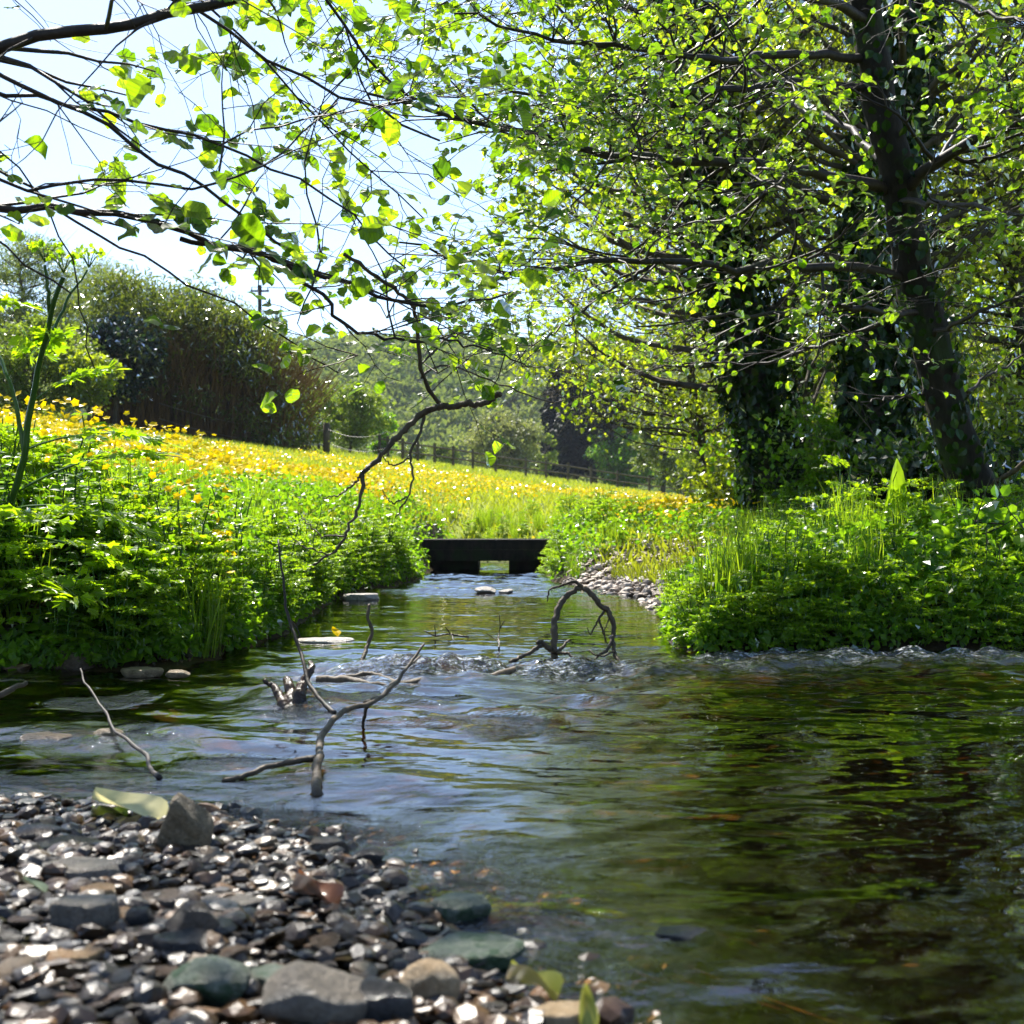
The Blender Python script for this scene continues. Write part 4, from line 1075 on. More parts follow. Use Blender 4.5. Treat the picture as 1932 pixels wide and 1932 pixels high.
# grey spring wood far right behind the fence
for i, (px, rt, w, d, lm_, lb) in enumerate([(1250, 700, 120, 75, 'willow', 'grey-green tree behind the fence, seen under the alder boughs'), (1340, 690, 150, 60, 'bush', 'spring tree with fine leaves behind the right end of the fence'),
                                   (1450, 620, 190, 45, 'bush', 'yellow-green tree seen between the ivy trunks'), (1600, 560, 240, 40, 'hazel', 'bright green tree far behind the thick ivy trunk'),
                                   (1760, 600, 240, 38, 'bush', 'pale green tree in the distance behind the leaning alder'), (1900, 560, 240, 36, 'hazel', 'bright tree in the distance at the right edge')]):
    ftree('wood_tree', lb, px, rt, 930, d, w, 7000, .0032 * d, lm_, 70)

# =================================================================== fences
def build_fence():
    pts = [(716, 858), (732, 860), (760, 862), (788, 866), (820, 873), (855, 878), (892, 884), (935, 892), (992, 903), (1030, 907), (1072, 913), (1115, 922), (1165, 932), (1225, 940), (1290, 945), (1350, 946), (1412, 948)]
    ds = np.interp([p[0] for p in pts], [716, 1412], [62, 84])
    g = [gp(p[0], d) for p, d in zip(pts, ds)]
    root = empty('rail_fence', g[0], 'long brown post and rail fence running down behind the buttercup meadow', 'fence')
    H = 1.15
    for k, p in enumerate(g):
        mb = MB(); mb.box(p + np.array([0, 0, H / 2 - .1]), (.07, .07, H / 2 + .1), rx=random.gauss(0, .03)); mb.build('post', M['post'], root)
    for hh in (.95, .5):
        for a, b in zip(g[:-1], g[1:]):
            mb = MB(); a_ = a + np.array([0, -.09, hh]); b_ = b + np.array([0, -.09, hh]); mb.tube([a_, b_], [.045, .045], 4); mb.build('rail', M['post'], root)
    # corner post with wires
    p = gp(616, 47)
    r2 = empty('corner_post', p, 'thick weathered corner post with slack wires at the right end of the bamboo', 'post')
    mb = MB(); mb.tube([p - np.array([0, 0, .2]), p + np.array([0, 0, .7]), p + np.array([0, 0, 1.2])], [.14, .13, .13], 10); mb.build('post', M['post'], r2, True)
    w = MB()
    for hh, (qx, qd) in ((1.1, (735, 40)), (.6, (735, 44)), (1.0, (300, 41)), (.5, (300, 41))):
        q = gp(qx, qd) + np.array([0, 0, hh]); s = p + np.array([0, 0, hh - .1])
        w.tube([s * (1 - t) + q * t - np.array([0, 0, .25 * 4 * t * (1 - t)]) for t in np.linspace(0, 1, 12)], .010, 4)
    w.build('wire', M['st_grey'], r2)
build_fence()

# =================================================================== bridge
def build_bridge():
    y = 12.7
    L_, R_ = P(732, 1018, y)[0], P(1058, 1018, y)[0]
    zt = P(0, 1018, y)[2]; zb = P(0, 1056, y)[2]
    root = empty('footbridge', ((L_ + R_) / 2, y + .5, 0), 'low footbridge of dark, shaded sleepers across the far end of the stream', 'bridge')
    for k, (z0, z1) in enumerate(((zb - .01, (zb + zt) / 2 - .001), ((zb + zt) / 2 + .001, zt))):
        mb = MB(); x = np.linspace(L_ - .15, R_ + .25, 14)
        for a, b in zip(x[:-1], x[1:]): pass
        mb.box(((L_ + R_) / 2 + .05, y + .02 * k, (z0 + z1) / 2), ((R_ - L_) / 2 + .2, .07, (z1 - z0) / 2)); mb.build('sleeper', M['darkwood'], root)
    for k in range(5):
        mb = MB(); mb.box(((L_ + R_) / 2 + .05 + random.gauss(0, .01), y + .22 + k * .23, zt - .035 + random.gauss(0, .003)), ((R_ - L_) / 2 + .2, .105, .035)); mb.build('deck_plank', M['darkwood'], root)
    for s, xx, ww in ((-1, L_ + .50, .40), (1, R_ - .12, .40)):  # abutments, widened to stand for the dark shade under the beam
        mb = MB(); mb.box((xx, y + .55, zb / 2 - .12), (ww, .5, zb / 2 + .115)); mb.build('abutment', M['darkwood'], root)
build_bridge()

# =================================================================== meadow
def scatter_field(n, y0, y1, s0=-.46, s1=.46, p=1.0):
    u = RNG.random(n)
    y = y0 * (y1 / y0) ** (u ** p)
    x = (s0 + (s1 - s0) * RNG.random(n)) * y
    return x, y
def on_land(x, y, m=.25):
    d = seg_dist(x, y, POLY, True); return (~inside(x, y)) & (d > m)
def fence_s(x, y): return ((y - 52) - 1.96 * (x + 7.5)) / 2.2
x, y = scatter_field(150000, 7, 88)
k = on_land(x, y) & (fence_s(x, y) < 12); x, y = x[k], y[k]
n = len(x); gm = MB()
sz = .07 + .06 * RNG.random(n) + y * .0016
pos = np.stack([x, y, terrain(x, y) - .01], 1)
ax = nrm(np.stack([RNG.normal(0, .5, n), RNG.normal(0, .5, n), np.ones(n)], 1))
size = np.stack([sz * .16, sz, sz], 1)
gm.inst(BLADE, pos, ax, rdir(n, .2), size)
gm.build('meadow_grass', M['field'])['kind'] = 'stuff'

def yellow_mask(x, y):
    px = 966 + 2391 * x / y; row = HOR - 2391 * (terrain(x, y) - CAMZ) / y
    f = fbm(x * .22, y * .16, 4, 71)
    f2 = fbm(x * .9, y * .5, 3, 72)
    band = np.interp(px, [120, 400, 700, 1060], [855, 885, 915, 985])
    m = .14 + 2.0 * (f - .5) + 1.7 * (f2 - .5) + .45 * np.exp(-((row - band) / 42) ** 2)
    # bare mown strip along the fence, flowers thinned on the slope under the bamboo
    m = m - 1.0 * sst(-9, -3, fence_s(x, y)) * sst(-12, -2, x)
    m = m - .45 * np.exp(-(((px - 640) / 150) ** 2 + ((row - 880) / 35) ** 2))
    m = m - .5 * sst(960, 1010, row) * sst(700, 500, px)
    m = m - .8 * sst(24, 29, y) * sst(600, 520, px) * sst(60, 140, px)  # flowers left out so the bamboo's shadow band reads dark
    m = m - .9 * sst(1010, 1070, px) * sst(30, 20, y)
    return m
x, y = scatter_field(190000, 9, 80, p=1.0)
k = on_land(x, y, .4) & (fence_s(x, y) < 1); x, y = x[k], y[k]
k = yellow_mask(x, y) > RNG.random(len(x)) * .55 + .22; x, y = x[k], y[k]
k = y * 0 + RNG.random(len(y)) < .62; x, y = x[k], y[k]
n = len(x); fm_ = MB()
z = terrain(x, y) + .10 + .16 * RNG.random(n)
fm_.inst(FLOW5, np.stack([x, y, z], 1), rdir(n, 0), nrm(np.stack([RNG.normal(0, .45, n), RNG.normal(0, .45, n) - .35, np.ones(n)], 1)), .026 + .012 * RNG.random(n) + y * .0005)
n = 900; y = 4.0 * (9 / 4.0) ** RNG.random(n); x = -(.22 + .2 * RNG.random(n)) * y
k = fbm(x * 1.5, y * 1.2, 2, 33) > .5; x, y = x[k], y[k]; n = len(x)
fm_.inst(FLOWER, np.stack([x, y, terrain(x, y) + .22 + .22 * RNG.random(n)], 1), rdir(n, 0), nrm(np.stack([RNG.normal(0, .4, n), RNG.normal(0, .4, n) - .5, np.ones(n)], 1)), .026 + .008 * RNG.random(n))
fm_.build('buttercups', M['butter'])['kind'] = 'stuff'
print('buttercups', n)

# =================================================================== bank plants
def make_frond(mb, st, p, d, L, leaf, pairs=5):
    """pinnate leaf: stalk with opposite pinnae of lobed leaflets"""
    n = 8; pts = [np.array(p, float)]; d = nrm(d)
    for k in range(n):
        d = nrm(d + np.array([0, 0, -.10]))
        pts.append(pts[-1] + d * L / n)
    pts = np.array(pts); st.tube(pts, np.linspace(.0028, .001, len(pts)) * (L / .35), 4, cap=False)
    POS, AX, NO, SZ = [], [], [], []
    for j in range(pairs):
        t = .35 + .6 * j / pairs
        k = t * n; i = int(k); q = pts[i] * (1 - (k - i)) + pts[i + 1] * (k - i)
        dd = nrm(pts[i + 1] - pts[i]); sd = nrm(np.cross(dd, (0, 0, 1)))
        up = np.cross(sd, dd)
        for s in (-1, 1):
            pd = nrm(dd * .45 + sd * s + RNG.normal(size=3) * .08)
            pl = L * .34 * (1 - .75 * (t - .35) / .65)
            m = 3 if pl > leaf else 2
            for a in range(m):
                tt = (a + .6) / m
                c = q + pd * pl * tt
                for s2 in ((-1, 1) if a < m - 1 else (0,)):
                    ad = nrm(pd * .6 + s2 * np.cross(up, pd) * .9 + RNG.normal(size=3) * .12)
                    POS.append(c); AX.append(ad); NO.append(nrm(up + RNG.normal(size=3) * .6)); SZ.append(leaf * random.uniform(.7, 1.15) * (1 if s2 else 1.2))
    POS.append(pts[-1]); AX.append(d); NO.append(np.array([0, 0, 1.0])); SZ.append(leaf * 1.1)
    mb.inst(LOBE, np.array(POS), np.array(AX), np.array(NO), np.array(SZ))

def parsley_proto(H, nf, leaf, stems, name, label, group, lm='parsley'):
    root = empty(name, (0, 0, 0), label, 'plant', group)
    mb = MB(); st = MB()
    for s in range(stems):
        a = random.random() * 6.28; lean = random.uniform(.05, .3)
        top = np.array([math.cos(a) * lean * H, math.sin(a) * lean * H, H * random.uniform(.75, 1.0)])
        pth = smooth_path([(0, 0, -.05), top * .5 + np.array([0, 0, .03]), top], 10, .004)
        st.tube(pth, np.linspace(.006, .0025, 10) * (H / .5), 6, cap=False)
        for j in range(nf):
            t = .15 + .8 * (j + random.random() * .5) / nf; k = min(int(t * 9), 8)
            b = random.random() * 6.28
            make_frond(mb, st, pth[k], (math.cos(b), math.sin(b), random.uniform(.35, 1.2)), H * random.uniform(.38, .62) * (1.1 - .5 * t), leaf)
    st.build('stems', M['stem'], root); mb.build('leaves', M[lm], root)
    return root

def nettle_proto(H, stems, name, label, group, lm='nettle'):
    root = empty(name, (0, 0, 0), label, 'plant', group)
    mb = MB(); st = MB()
    for s in range(stems):
        a = random.random() * 6.28; lean = random.uniform(.05, .35); r0 = random.random() * .08
        b0 = np.array([math.cos(a) * r0, math.sin(a) * r0, -.05])
        top = b0 + np.array([math.cos(a) * lean * H, math.sin(a) * lean * H, H * random.uniform(.6, 1.0)])
        pth = smooth_path([b0, (b0 + top) * .5 + np.array([0, 0, .05]), top], 14, .003)
        st.tube(pth, np.linspace(.0035, .0015, 14), 5, cap=False)
        P_, A_, N_, S_ = [], [], [], []
        for k in range(2, 14):
            b = k * 1.57 + s
            for q in (0, math.pi):
                ax = nrm(np.array([math.cos(b + q), math.sin(b + q), .15]))
                P_.append(pth[k]); A_.append(ax); N_.append(nrm(np.array([0, 0, 1]) + RNG.normal(size=3) * .3)); S_.append(.055 * (1.2 - k / 18) * random.uniform(.7, 1.2))
        mb.inst(OVAL, P_, np.array(A_), np.array(N_), np.array(S_))
    st.build('stems', M['stem'], root); mb.build('leaves', M[lm], root)
    return root

def grass_proto(H, n, name, label, group, lm='grass', w=.006):
    mb = MB()
    a = RNG.random(n) * 6.28; r = RNG.random(n) * .09
    pos = np.stack([np.cos(a) * r, np.sin(a) * r, -.03 + 0 * a], 1)
    ax = nrm(np.stack([np.cos(a) * .35 * RNG.random(n), np.sin(a) * .35 * RNG.random(n), np.ones(n)], 1) + RNG.normal(0, .12, (n, 3)))
    T = (np.array([(-.5, 0, 0), (.5, 0, 0), (.45, .4, .02), (-.45, .4, .02), (.35, .7, -.03), (-.35, .7, -.03), (0, 1, -.16)]), BLADE[1], BLADE[2])
    L = H * (.5 + .6 * RNG.random(n))
    mb.inst(T, pos, ax, np.stack([np.cos(a), np.sin(a), .1 + 0 * a], 1), np.stack([w * (.7 + .6 * RNG.random(n)), L, L], 1))
    o = mb.build(name, M[lm]); tag(o, label, 'grass', group)
    return o

PROT = {}
FARAWAY = []
gl = 'feathery green umbellifers crowding the left bank'; gr_ = 'feathery green umbellifers crowding the right bank'
def place_set(protos, spots, labelf, group):
    for i, (x, y, s) in enumerate(spots):
        p = protos[i % len(protos)]
        used = p.get('used', 0)
        z = tz(x, y) - .01
        if not used:
            p.location = (float(x), float(y), z); p.rotation_euler = (0, 0, random.random() * 6.28); p.scale = (s, s, s)
            p['used'] = 1; o = p
        else:
            o = copy_tree(p, (x, y, z), random.random() * 6.28, s)
        o['label'] = labelf(x, y); o['group'] = group
    for p in protos:
        if 'used' in p: pass

def onbar(t): return math.exp(-(((t[0] - .98) / .55) ** 2 + ((t[1] - 8.2) / 1.7) ** 2)) > .30
def spots_in(poly_px, n, srange, zoff=.0, mind=.0):
    """random ground spots: region given as (x/y slope lo, hi, y lo, y hi)"""
    out = []
    lo, hi, y0, y1 = poly_px
    tries = 0
    while len(out) < n and tries < n * 60:
        tries += 1
        y = y0 * (y1 / y0) ** random.random(); x = random.uniform(lo, hi) * y
        if not on_land(np.array([x]), np.array([y]), mind)[0]: continue
        if any((x - a) ** 2 + (y - b) ** 2 < (.07 * s) ** 2 for a, b, s in out): continue
        out.append((x, y, random.uniform(*srange)))
    return out

lp = [parsley_proto(random.uniform(.42, .55), 7, .024, random.choice((3, 4)), 'umbellifer_plant', '', gl) for _ in range(5)]
np_ = [nettle_proto(.42, 8, 'nettle_plant', '', 'nettles on the banks') for _ in range(3)]
gp_ = [grass_proto(.45, 90, 'grass_tuft', '', 'grass tufts on the banks') for _ in range(3)]
rp = [parsley_proto(random.uniform(.38, .5), 7, .022, 4, 'umbellifer_plant', '', gr_) for _ in range(4)]

def lab_left(x, y):
    if y < 4.4: return 'bright feathery umbellifer at the front of the left bank, overhanging the water'
    if y < 7.5: return 'bright feathery umbellifer in the middle of the left bank'
    return 'feathery umbellifer at the far end of the left bank, near the footbridge'
def lab_right(x, y):
    if y < 5: return 'bright feathery umbellifer at the front of the right bank above the riffle'
    if y < 8: return 'bright feathery umbellifer in the middle of the right bank, behind the gravel bar'
    return 'feathery umbellifer far along the right bank, near the footbridge'
SL = spots_in((-.42, -.235, 3.6, 5.2), 30, (.7, 1.15), mind=.04) + spots_in((-.42, -.14, 4.6, 8), 30, (.6, 1.15), mind=.04) + spots_in((-.42, -.10, 8, 14), 24, (.6, 1.15), mind=.03)
SL = [(x, y, s * float(np.interp(x / y, [-.42, -.34, -.28, -.1], [.9, .7, .55, .48])) * float(np.interp(y, [4, 6, 8], [1, .85, .65]))) for x, y, s in SL]
def edge_spots(line, step, jit, srange, out=.05):
    L = np.array(line, float); res = []
    for a, b in zip(L[:-1], L[1:]):
        n_ = max(1, int(np.linalg.norm(b - a) / (step * (1 + a[1] * .08))))
        for k in range(n_):
            q = a + (b - a) * (k + random.random()) / n_
            nx_ = np.array([b[1] - a[1], a[0] - b[0]]); nx_ = nx_ / max(np.linalg.norm(nx_), 1e-6)
            o_ = abs(out) * .3 + random.random() * jit
            q = q + nx_ * (o_ if not inside((q + nx_ * .03)[:1], (q + nx_ * .03)[1:2])[0] else -o_)
            if not inside(q[:1], q[1:2])[0]: res.append((float(q[0]), float(q[1]), random.uniform(*srange)))
    return res
SL += edge_spots([(-.74, 10), (-1.03, 7.35), (-.95, 6), (-.88, 4.9), (-.9, 4.3), (-1.0, 3.75), (-1.3, 3.52)][::-1], .15, .13, (.45, .8), -.14)
SL += edge_spots([(-.74, 10), (-1.03, 7.35), (-.95, 6), (-.88, 4.9), (-.9, 4.3), (-1.0, 3.75), (-1.3, 3.52)], .30, .10, (.4, .6), .02)
place_set(lp, SL, lab_left, gl)
SR = spots_in((.135, .42, 4.05, 5.6), 40, (.26, .72), mind=.03) + spots_in((.10, .40, 5.4, 9), 32, (.4, 1.0), mind=.04) + spots_in((.035, .30, 9, 15), 26, (.45, .9), mind=.03) + spots_in((.03, .16, 11, 22), 14, (.6, 1.0), mind=.03) + spots_in((-.06, .04, 15.7, 18), 10, (.4, .7), mind=.0)
SR = [t for t in SR if not onbar(t)]
SR += edge_spots([(1.9, 4.24), (1.7, 4.25), (.93, 4.12), (.60, 4.05), (.56, 4.4), (.62, 5.3), (.80, 6.3)], .10, .14, (.2, .5), .02)
SR += edge_spots([(.84, 9.2), (.5, 9.6), (.32, 10), (.33, 12), (.3, 14)], .2, .12, (.4, .7), .0)
SR += edge_spots([(1.9, 4.24), (1.7, 4.25), (.93, 4.12), (.60, 4.05), (.56, 4.4), (.62, 5.3), (.80, 6.3)][::-1], .16, .16, (.2, .5), -.12)
SR = [t for t in SR if not onbar(t)]
SR = SR[:max(0, 294 - len(SL))]
print('umbels', len(SL), len(SR))
place_set(rp, SR, lab_right, gr_)
def lab_n(x, y): return ('dark green nettle among the umbellifers on the left bank' if x < 0 else 'dark green nettle among the umbellifers on the right bank')
place_set(np_, spots_in((-.42, -.12, 3.7, 12), 34, (.4, .7), mind=.05) + [t for t in spots_in((.1, .42, 4.1, 12), 44, (.5, .95), mind=.03) if not onbar(t)], lab_n, 'nettles on the banks')
def lab_g(x, y): return ('tuft of long green grass on the left bank' if x < 0 else 'tuft of long green grass on the right bank')
place_set(gp_, spots_in((-.42, -.09, 3.6, 14), 80, (.4, .8), mind=.02) + spots_in((-.07, .04, 15.6, 17.5), 24, (.5, .8), mind=.0) + [t for t in spots_in((.04, .42, 4.05, 14), 55, (.35, .9), mind=.02) if not onbar(t)], lab_g, 'grass tufts on the banks')
for p in lp + np_ + gp_ + rp:
    if 'used' in p: del p['used']
for o in COL.objects:
    if 'used' in o: del o['used']

# ground cover knit between the plants, hanging over the water's edge
gc = MB(); n = 130000
y = 3.4 * (16 / 3.4) ** RNG.random(n); x = (RNG.random(n) * .9 - .45) * y
d_ = seg_dist(x, y, POLY, True); ins_ = inside(x, y)
bar_ = np.exp(-(((x - .98) / .55) ** 2 + ((y - 8.2) / 1.7) ** 2)) > .35
k = (~ins_) & (~bar_) & ~((x < -1.1) & (y < 3.75)) & (d_ > .01); x, y = x[k], y[k]; n = len(x)
z = terrain(x, y) + RNG.random(n) * .17 * np.clip(.35 + seg_dist(x, y, POLY, True) * 6, 0, 1)
gc.inst(LEAF4, np.stack([x, y, z], 1), rdir(n, -.1), rdir(n, 1.0, .6), .02 + .022 * RNG.random(n) + y * .0012)
EL = np.array(LEFT[2:-1], float); ER = np.array(RIGHT[2:11], float)
for EP, m_ in ((EL, 22000), (ER, 6000)):
    sg = RNG.integers(0, len(EP) - 1, m_); f_ = RNG.random(m_)[:, None]
    q = EP[sg] * (1 - f_) + EP[sg + 1] * f_ + RNG.normal(0, .075, (m_, 2))
    k = (~inside(q[:, 0], q[:, 1])) & (np.exp(-(((q[:, 0] - .98) / .55) ** 2 + ((q[:, 1] - 8.2) / 1.7) ** 2)) < .3); q = q[k]; m2_ = len(q)
    gc.inst(LEAF4, np.stack([q[:, 0], q[:, 1] - .02, terrain(q[:, 0], q[:, 1]) + .01 + .06 * RNG.random(m2_)], 1), rdir(m2_, -.5), rdir(m2_, .6, .6) + np.array([0, -.6, 0]), .018 + .02 * RNG.random(m2_))
gc.build('ground_cover', M['nettle'])['kind'] = 'stuff'

# big dock leaf plant and others
def dock(px, py, d, L, label, n=5):
    b = P(px, py, d); b[2] = tz(b[0], b[1])
    root = empty('dock_plant', b, label, 'plant')
    T = leaf_T([(0, .03), (.15, .13), (.4, .17), (.7, .15), (.9, .08), (1, .01)], .2, .25)
    for k in range(n):
        a = k / n * 6.28 + random.random(); mb = MB()
        ax = nrm(np.array([math.cos(a) * .45, math.sin(a) * .3, 1.0]))
        mb.inst(T, [b + np.array([0, 0, .02])], ax[None], nrm(np.array([[math.cos(a), math.sin(a) - 1.2, .6]])), np.array([L * (1 if k == 0 else random.uniform(.35, .5))]))
        mb.build('leaf', M['parsley'], root)
dock(1655, 1010, 5.3, .42, 'big dock with one tall pale green leaf in front of the leaning alder', 4)
# tall hogweed near the camera at the left edge
P0 = P
def build_hogweed():
    K_ = 1.29
    b = np.array([-1.50, 3.72, tz(-1.50, 3.72) - .02])
    P = lambda a, c, e: P0(a, c, e * K_)
    root = empty('hogweed_plant', b, 'tall hogweed stalk with side stems close to the camera at the left edge', 'plant')
    st = MB()
    def pp(l, r0, r1, n=16):
        pts = smooth_path([P(*q) for q in l], n, .001); st.tube(pts, np.linspace(r0, r1, n), 10); return pts
    main = smooth_path([b, P(10, 1010, 2.85), P(25, 950, 2.8), P(45, 850, 2.75), P(55, 780, 2.75), P(80, 680, 2.7), P(100, 560, 2.65), P(118, 520, 2.65)], 30, .001)
    st.tube(main, np.linspace(.013, .006, 30), 12)
    s2 = pp([(45, 850, 2.75), (30, 760, 2.75), (15, 710, 2.75), (-5, 665, 2.8), (-30, 640, 2.8)], .007, .004)
    s3 = pp([(95, 600, 2.67), (90, 540, 2.65), (85, 500, 2.65)], .006, .004)
    s4 = pp([(82, 660, 2.7), (130, 560, 2.75), (165, 510, 2.8)], .005, .0025)
    mb = MB()
    # umbel buds on top
    for c in (P(85, 495, 2.65), P(120, 515, 2.65), P(168, 505, 2.8)):
        for k in range(9):
            a = k / 9 * 6.28; e = c + np.array([math.cos(a) * .035, math.sin(a) * .035, .04 + .01 * random.random()])
            st.tube([c, (c + e) / 2 + np.array([0, 0, .008]), e], [.0014, .001, .0008], 4)
            m = 5
            mb.inst(LOBE, np.repeat(e[None], m, 0) + RNG.normal(0, .005, (m, 3)), rdir(m, .4), rdir(m, .6), .012 + .008 * RNG.random(m))
    fr = [((45, 850, 2.75), (.9, .2, .5), .35), ((30, 930, 2.8), (1, .1, .75), .42), ((20, 960, 2.8), (1, -.2, .25), .40), ((10, 1010, 2.82), (1, .1, .05), .45), ((10, 1040, 2.85), (.9, .3, .35), .40),
          ((0, 1060, 2.85), (1, 0, -.1), .38), ((60, 760, 2.75), (.8, .3, .9), .22), ((15, 710, 2.75), (.6, -.2, .8), .2), ((95, 600, 2.67), (-.8, .2, .6), .2), ((20, 980, 2.8), (.6, -.8, .4), .3), ((0, 1080, 2.85), (.8, -.5, .2), .35), ((0, 1100, 2.88), (.9, .2, .0), .32)]
    for p0, d, L in fr:
        make_frond(mb, st, P(*p0), d, L * 1.15, .040, 6)
    st.build('stems', M['stem'], root); mb.build('leaves', M['parsley'], root)
build_hogweed()
# darker nettles in the lower left corner of the bank
lowleft = [(x, y, s) for x, y, s in ((-1.32, 3.62, .9), (-1.45, 3.75, 1.1), (-1.2, 3.66, .8), (-1.6, 3.7, 1.2), (-1.38, 3.9, 1.1), (-1.15, 3.8, .85))]
for x, y, s in lowleft:
    copy_tree(np_[int(abs(x) * 100) % 3], (x, y, tz(x, y)), random.random() * 6.28, s, 'dark shaded nettle in the corner of the left bank beside the hogweed')

# =================================================================== dead wood in the stream
def branch_thing(name, label, paths, mat, root_at=None, cat='branch'):
    """one driftwood thing: every stem a tube of one continuous mesh"""
    b = P(*paths[0][0][-1]) if root_at is None else root_at
    mb = MB()
    for pix, r0, r1 in paths:
        n = max(10, len(pix) * 5)
        pts = smooth_path([P(*q) if len(q) == 3 and q[2] > .2 else np.array(q) for q in pix], n, r0 * .18)
        mb.tube(pts, np.linspace(r0, r1, n) * (1 + .25 * (RNG.random(n) - .5)), 9)
    # origin at the foot
    for i in range(len(mb.V)): mb.V[i] = mb.V[i] - b
    o = mb.build(name, mat, None, True); o.location = b
    return tag(o, label, cat)
branch_thing('driftwood_branch', 'forked grey branch curving out of the foreground water', [
    ([(800, 1215, 2.75), (770, 1262, 2.7), (745, 1292, 2.62), (700, 1322, 2.5), (650, 1345, 2.4), (620, 1372, 2.28), (602, 1395, 2.2), (596, 1425, 2.1), (600, 1460, 2.02), (603, 1500, 1.93), (604, 1545, 1.92)], .0030, .0088),
    ([(597, 1430, 2.1), (560, 1436, 2.1), (510, 1445, 2.1), (470, 1460, 2.07), (420, 1475, 2.03)], .0058, .0038),
    ([(792, 1238, 2.85), (755, 1275, 2.72), (722, 1312, 2.58), (690, 1325, 2.5)], .002, .005),
    ([(700, 1322, 2.5), (688, 1345, 2.5), (684, 1372, 2.55)], .004, .0028)], M['dead'])
branch_thing('upright_stick', 'thin dark stick slanting up from the water before the left bank', [
    ([(525, 1018, 3.1), (530, 1080, 3.05), (545, 1160, 3.0), (565, 1235, 2.92), (585, 1290, 2.85), (610, 1325, 2.8), (628, 1348, 2.74)], .0025, .0055),
    ([(548, 1170, 3.0), (560, 1185, 3.0), (566, 1200, 3.0)], .002, .0015)], M['twig'], cat='stick')
branch_thing('root_snag', 'gnarled black root snag in the riffle left of centre', [
    ([(585, 1248, 3.0), (590, 1262, 2.98), (572, 1285, 2.96), (565, 1310, 2.93), (560, 1350, 2.9)], .006, .02),
    ([(498, 1282, 3.0), (508, 1292, 3.0), (520, 1296, 2.98), (526, 1312, 2.95), (545, 1345, 2.9)], .005, .016),
    ([(540, 1280, 3.0), (548, 1300, 2.97), (555, 1345, 2.9)], .009, .02),
    ([(600, 1310, 3.0), (580, 1325, 2.95), (555, 1350, 2.9)], .008, .02),
    ([(520, 1340, 2.95), (550, 1335, 2.93), (590, 1345, 2.9)], .014, .02),
    ([(610, 1340, 2.9), (640, 1348, 2.85), (665, 1352, 2.8)], .01, .006)], M['wetwood'], cat='root')
branch_thing('sunken_log', 'long thin mossy log lying along the riffle', [
    ([(598, 1285, 3.3), (660, 1283, 3.3), (700, 1296, 3.25), (760, 1294, 3.28), (840, 1286, 3.35), (900, 1280, 3.4), (960, 1268, 3.55), (1010, 1258, 3.7), (1040, 1243, 3.85)], .013, .009),
    ([(640, 1280, 3.35), (700, 1272, 3.4), (760, 1290, 3.3)], .008, .006)], M['dead'], cat='log')
branch_thing('arched_branch', 'twisted bare branch arching out of the stream right of centre', [
    ([(1048, 1245, 3.9), (1045, 1210, 3.92), (1048, 1170, 3.95), (1056, 1138, 3.98), (1075, 1118, 4.0), (1100, 1108, 4.0)], .011, .009),
    ([(1100, 1108, 4.0), (1118, 1122, 4.0), (1130, 1140, 4.0), (1148, 1152, 4.0), (1158, 1180, 4.0), (1156, 1205, 3.98), (1160, 1235, 3.95), (1170, 1252, 3.9)], .010, .006),
    ([(1100, 1108, 4.0), (1085, 1096, 4.0), (1068, 1102, 4.0), (1050, 1108, 4.02), (1036, 1112, 4.02), (1033, 1135, 4.02)], .006, .002),
    ([(1090, 1100, 4.0), (1080, 1090, 4.05), (1065, 1095, 4.05)], .004, .002),
    ([(1142, 1150, 4.0), (1125, 1175, 4.0), (1114, 1200, 4.0), (1108, 1185, 4.0)], .005, .0015),
    ([(1130, 1168, 4.0), (1138, 1195, 4.0), (1146, 1215, 4.0)], .004, .0018),
    ([(1157, 1200, 3.98), (1148, 1225, 3.95), (1125, 1240, 3.92), (1115, 1252, 3.9)], .006, .003),
    ([(1160, 1180, 4.0), (1150, 1165, 4.0), (1140, 1190, 4.0), (1142, 1215, 4.0)], .003, .001),
    ([(1048, 1232, 3.9), (1025, 1215, 3.9), (1015, 1210, 3.9)], .010, .008),
    ([(1022, 1216, 3.9), (1000, 1232, 3.88), (985, 1238, 3.86), (962, 1250, 3.82)], .007, .005),
    ([(1048, 1235, 3.9), (1062, 1220, 3.92), (1074, 1206, 3.95)], .007, .003),
    ([(1050, 1232, 3.9), (1072, 1232, 3.85), (1086, 1246, 3.82)], .006, .003),
    ([(1160, 1228, 3.95), (1140, 1238, 3.9), (1120, 1235, 3.9), (1112, 1226, 3.92)], .004, .002)], M['dead'])
branch_thing('slanting_stick', 'thin dark stick slanting into the water at the left', [
    ([(152, 1262, 2.7), (165, 1295, 2.6), (185, 1330, 2.5), (215, 1370, 2.4), (245, 1402, 2.3), (270, 1425, 2.2), (305, 1470, 2.03)], .0018, .0045)], M['twig'], cat='stick')
branch_thing('short_stick', 'pale stick poking in from the left edge', [
    ([(50, 1288, 2.9), (20, 1300, 2.85), (-40, 1335, 2.8)], .005, .009)], M['dead'], cat='stick')
branch_thing('pool_stick', 'short crooked stick standing in the calm pool left of centre', [
    ([(697, 1140, 3.9), (694, 1165, 3.88), (703, 1195, 3.86), (692, 1220, 3.84), (682, 1254, 3.78)], .005, .007)], M['dead'], cat='stick')
branch_thing('pool_twig', 'tiny branched twig standing in the middle of the pool', [
    ([(942, 1158, 4.4), (944, 1180, 4.4), (940, 1200, 4.38), (942, 1222, 4.3)], .0015, .0035), ([(918, 1195, 4.4), (935, 1207, 4.38), (942, 1212, 4.36)], .0012, .002), ([(952, 1170, 4.4), (944, 1185, 4.4)], .001, .0018)], M['wetwood'], cat='twig')
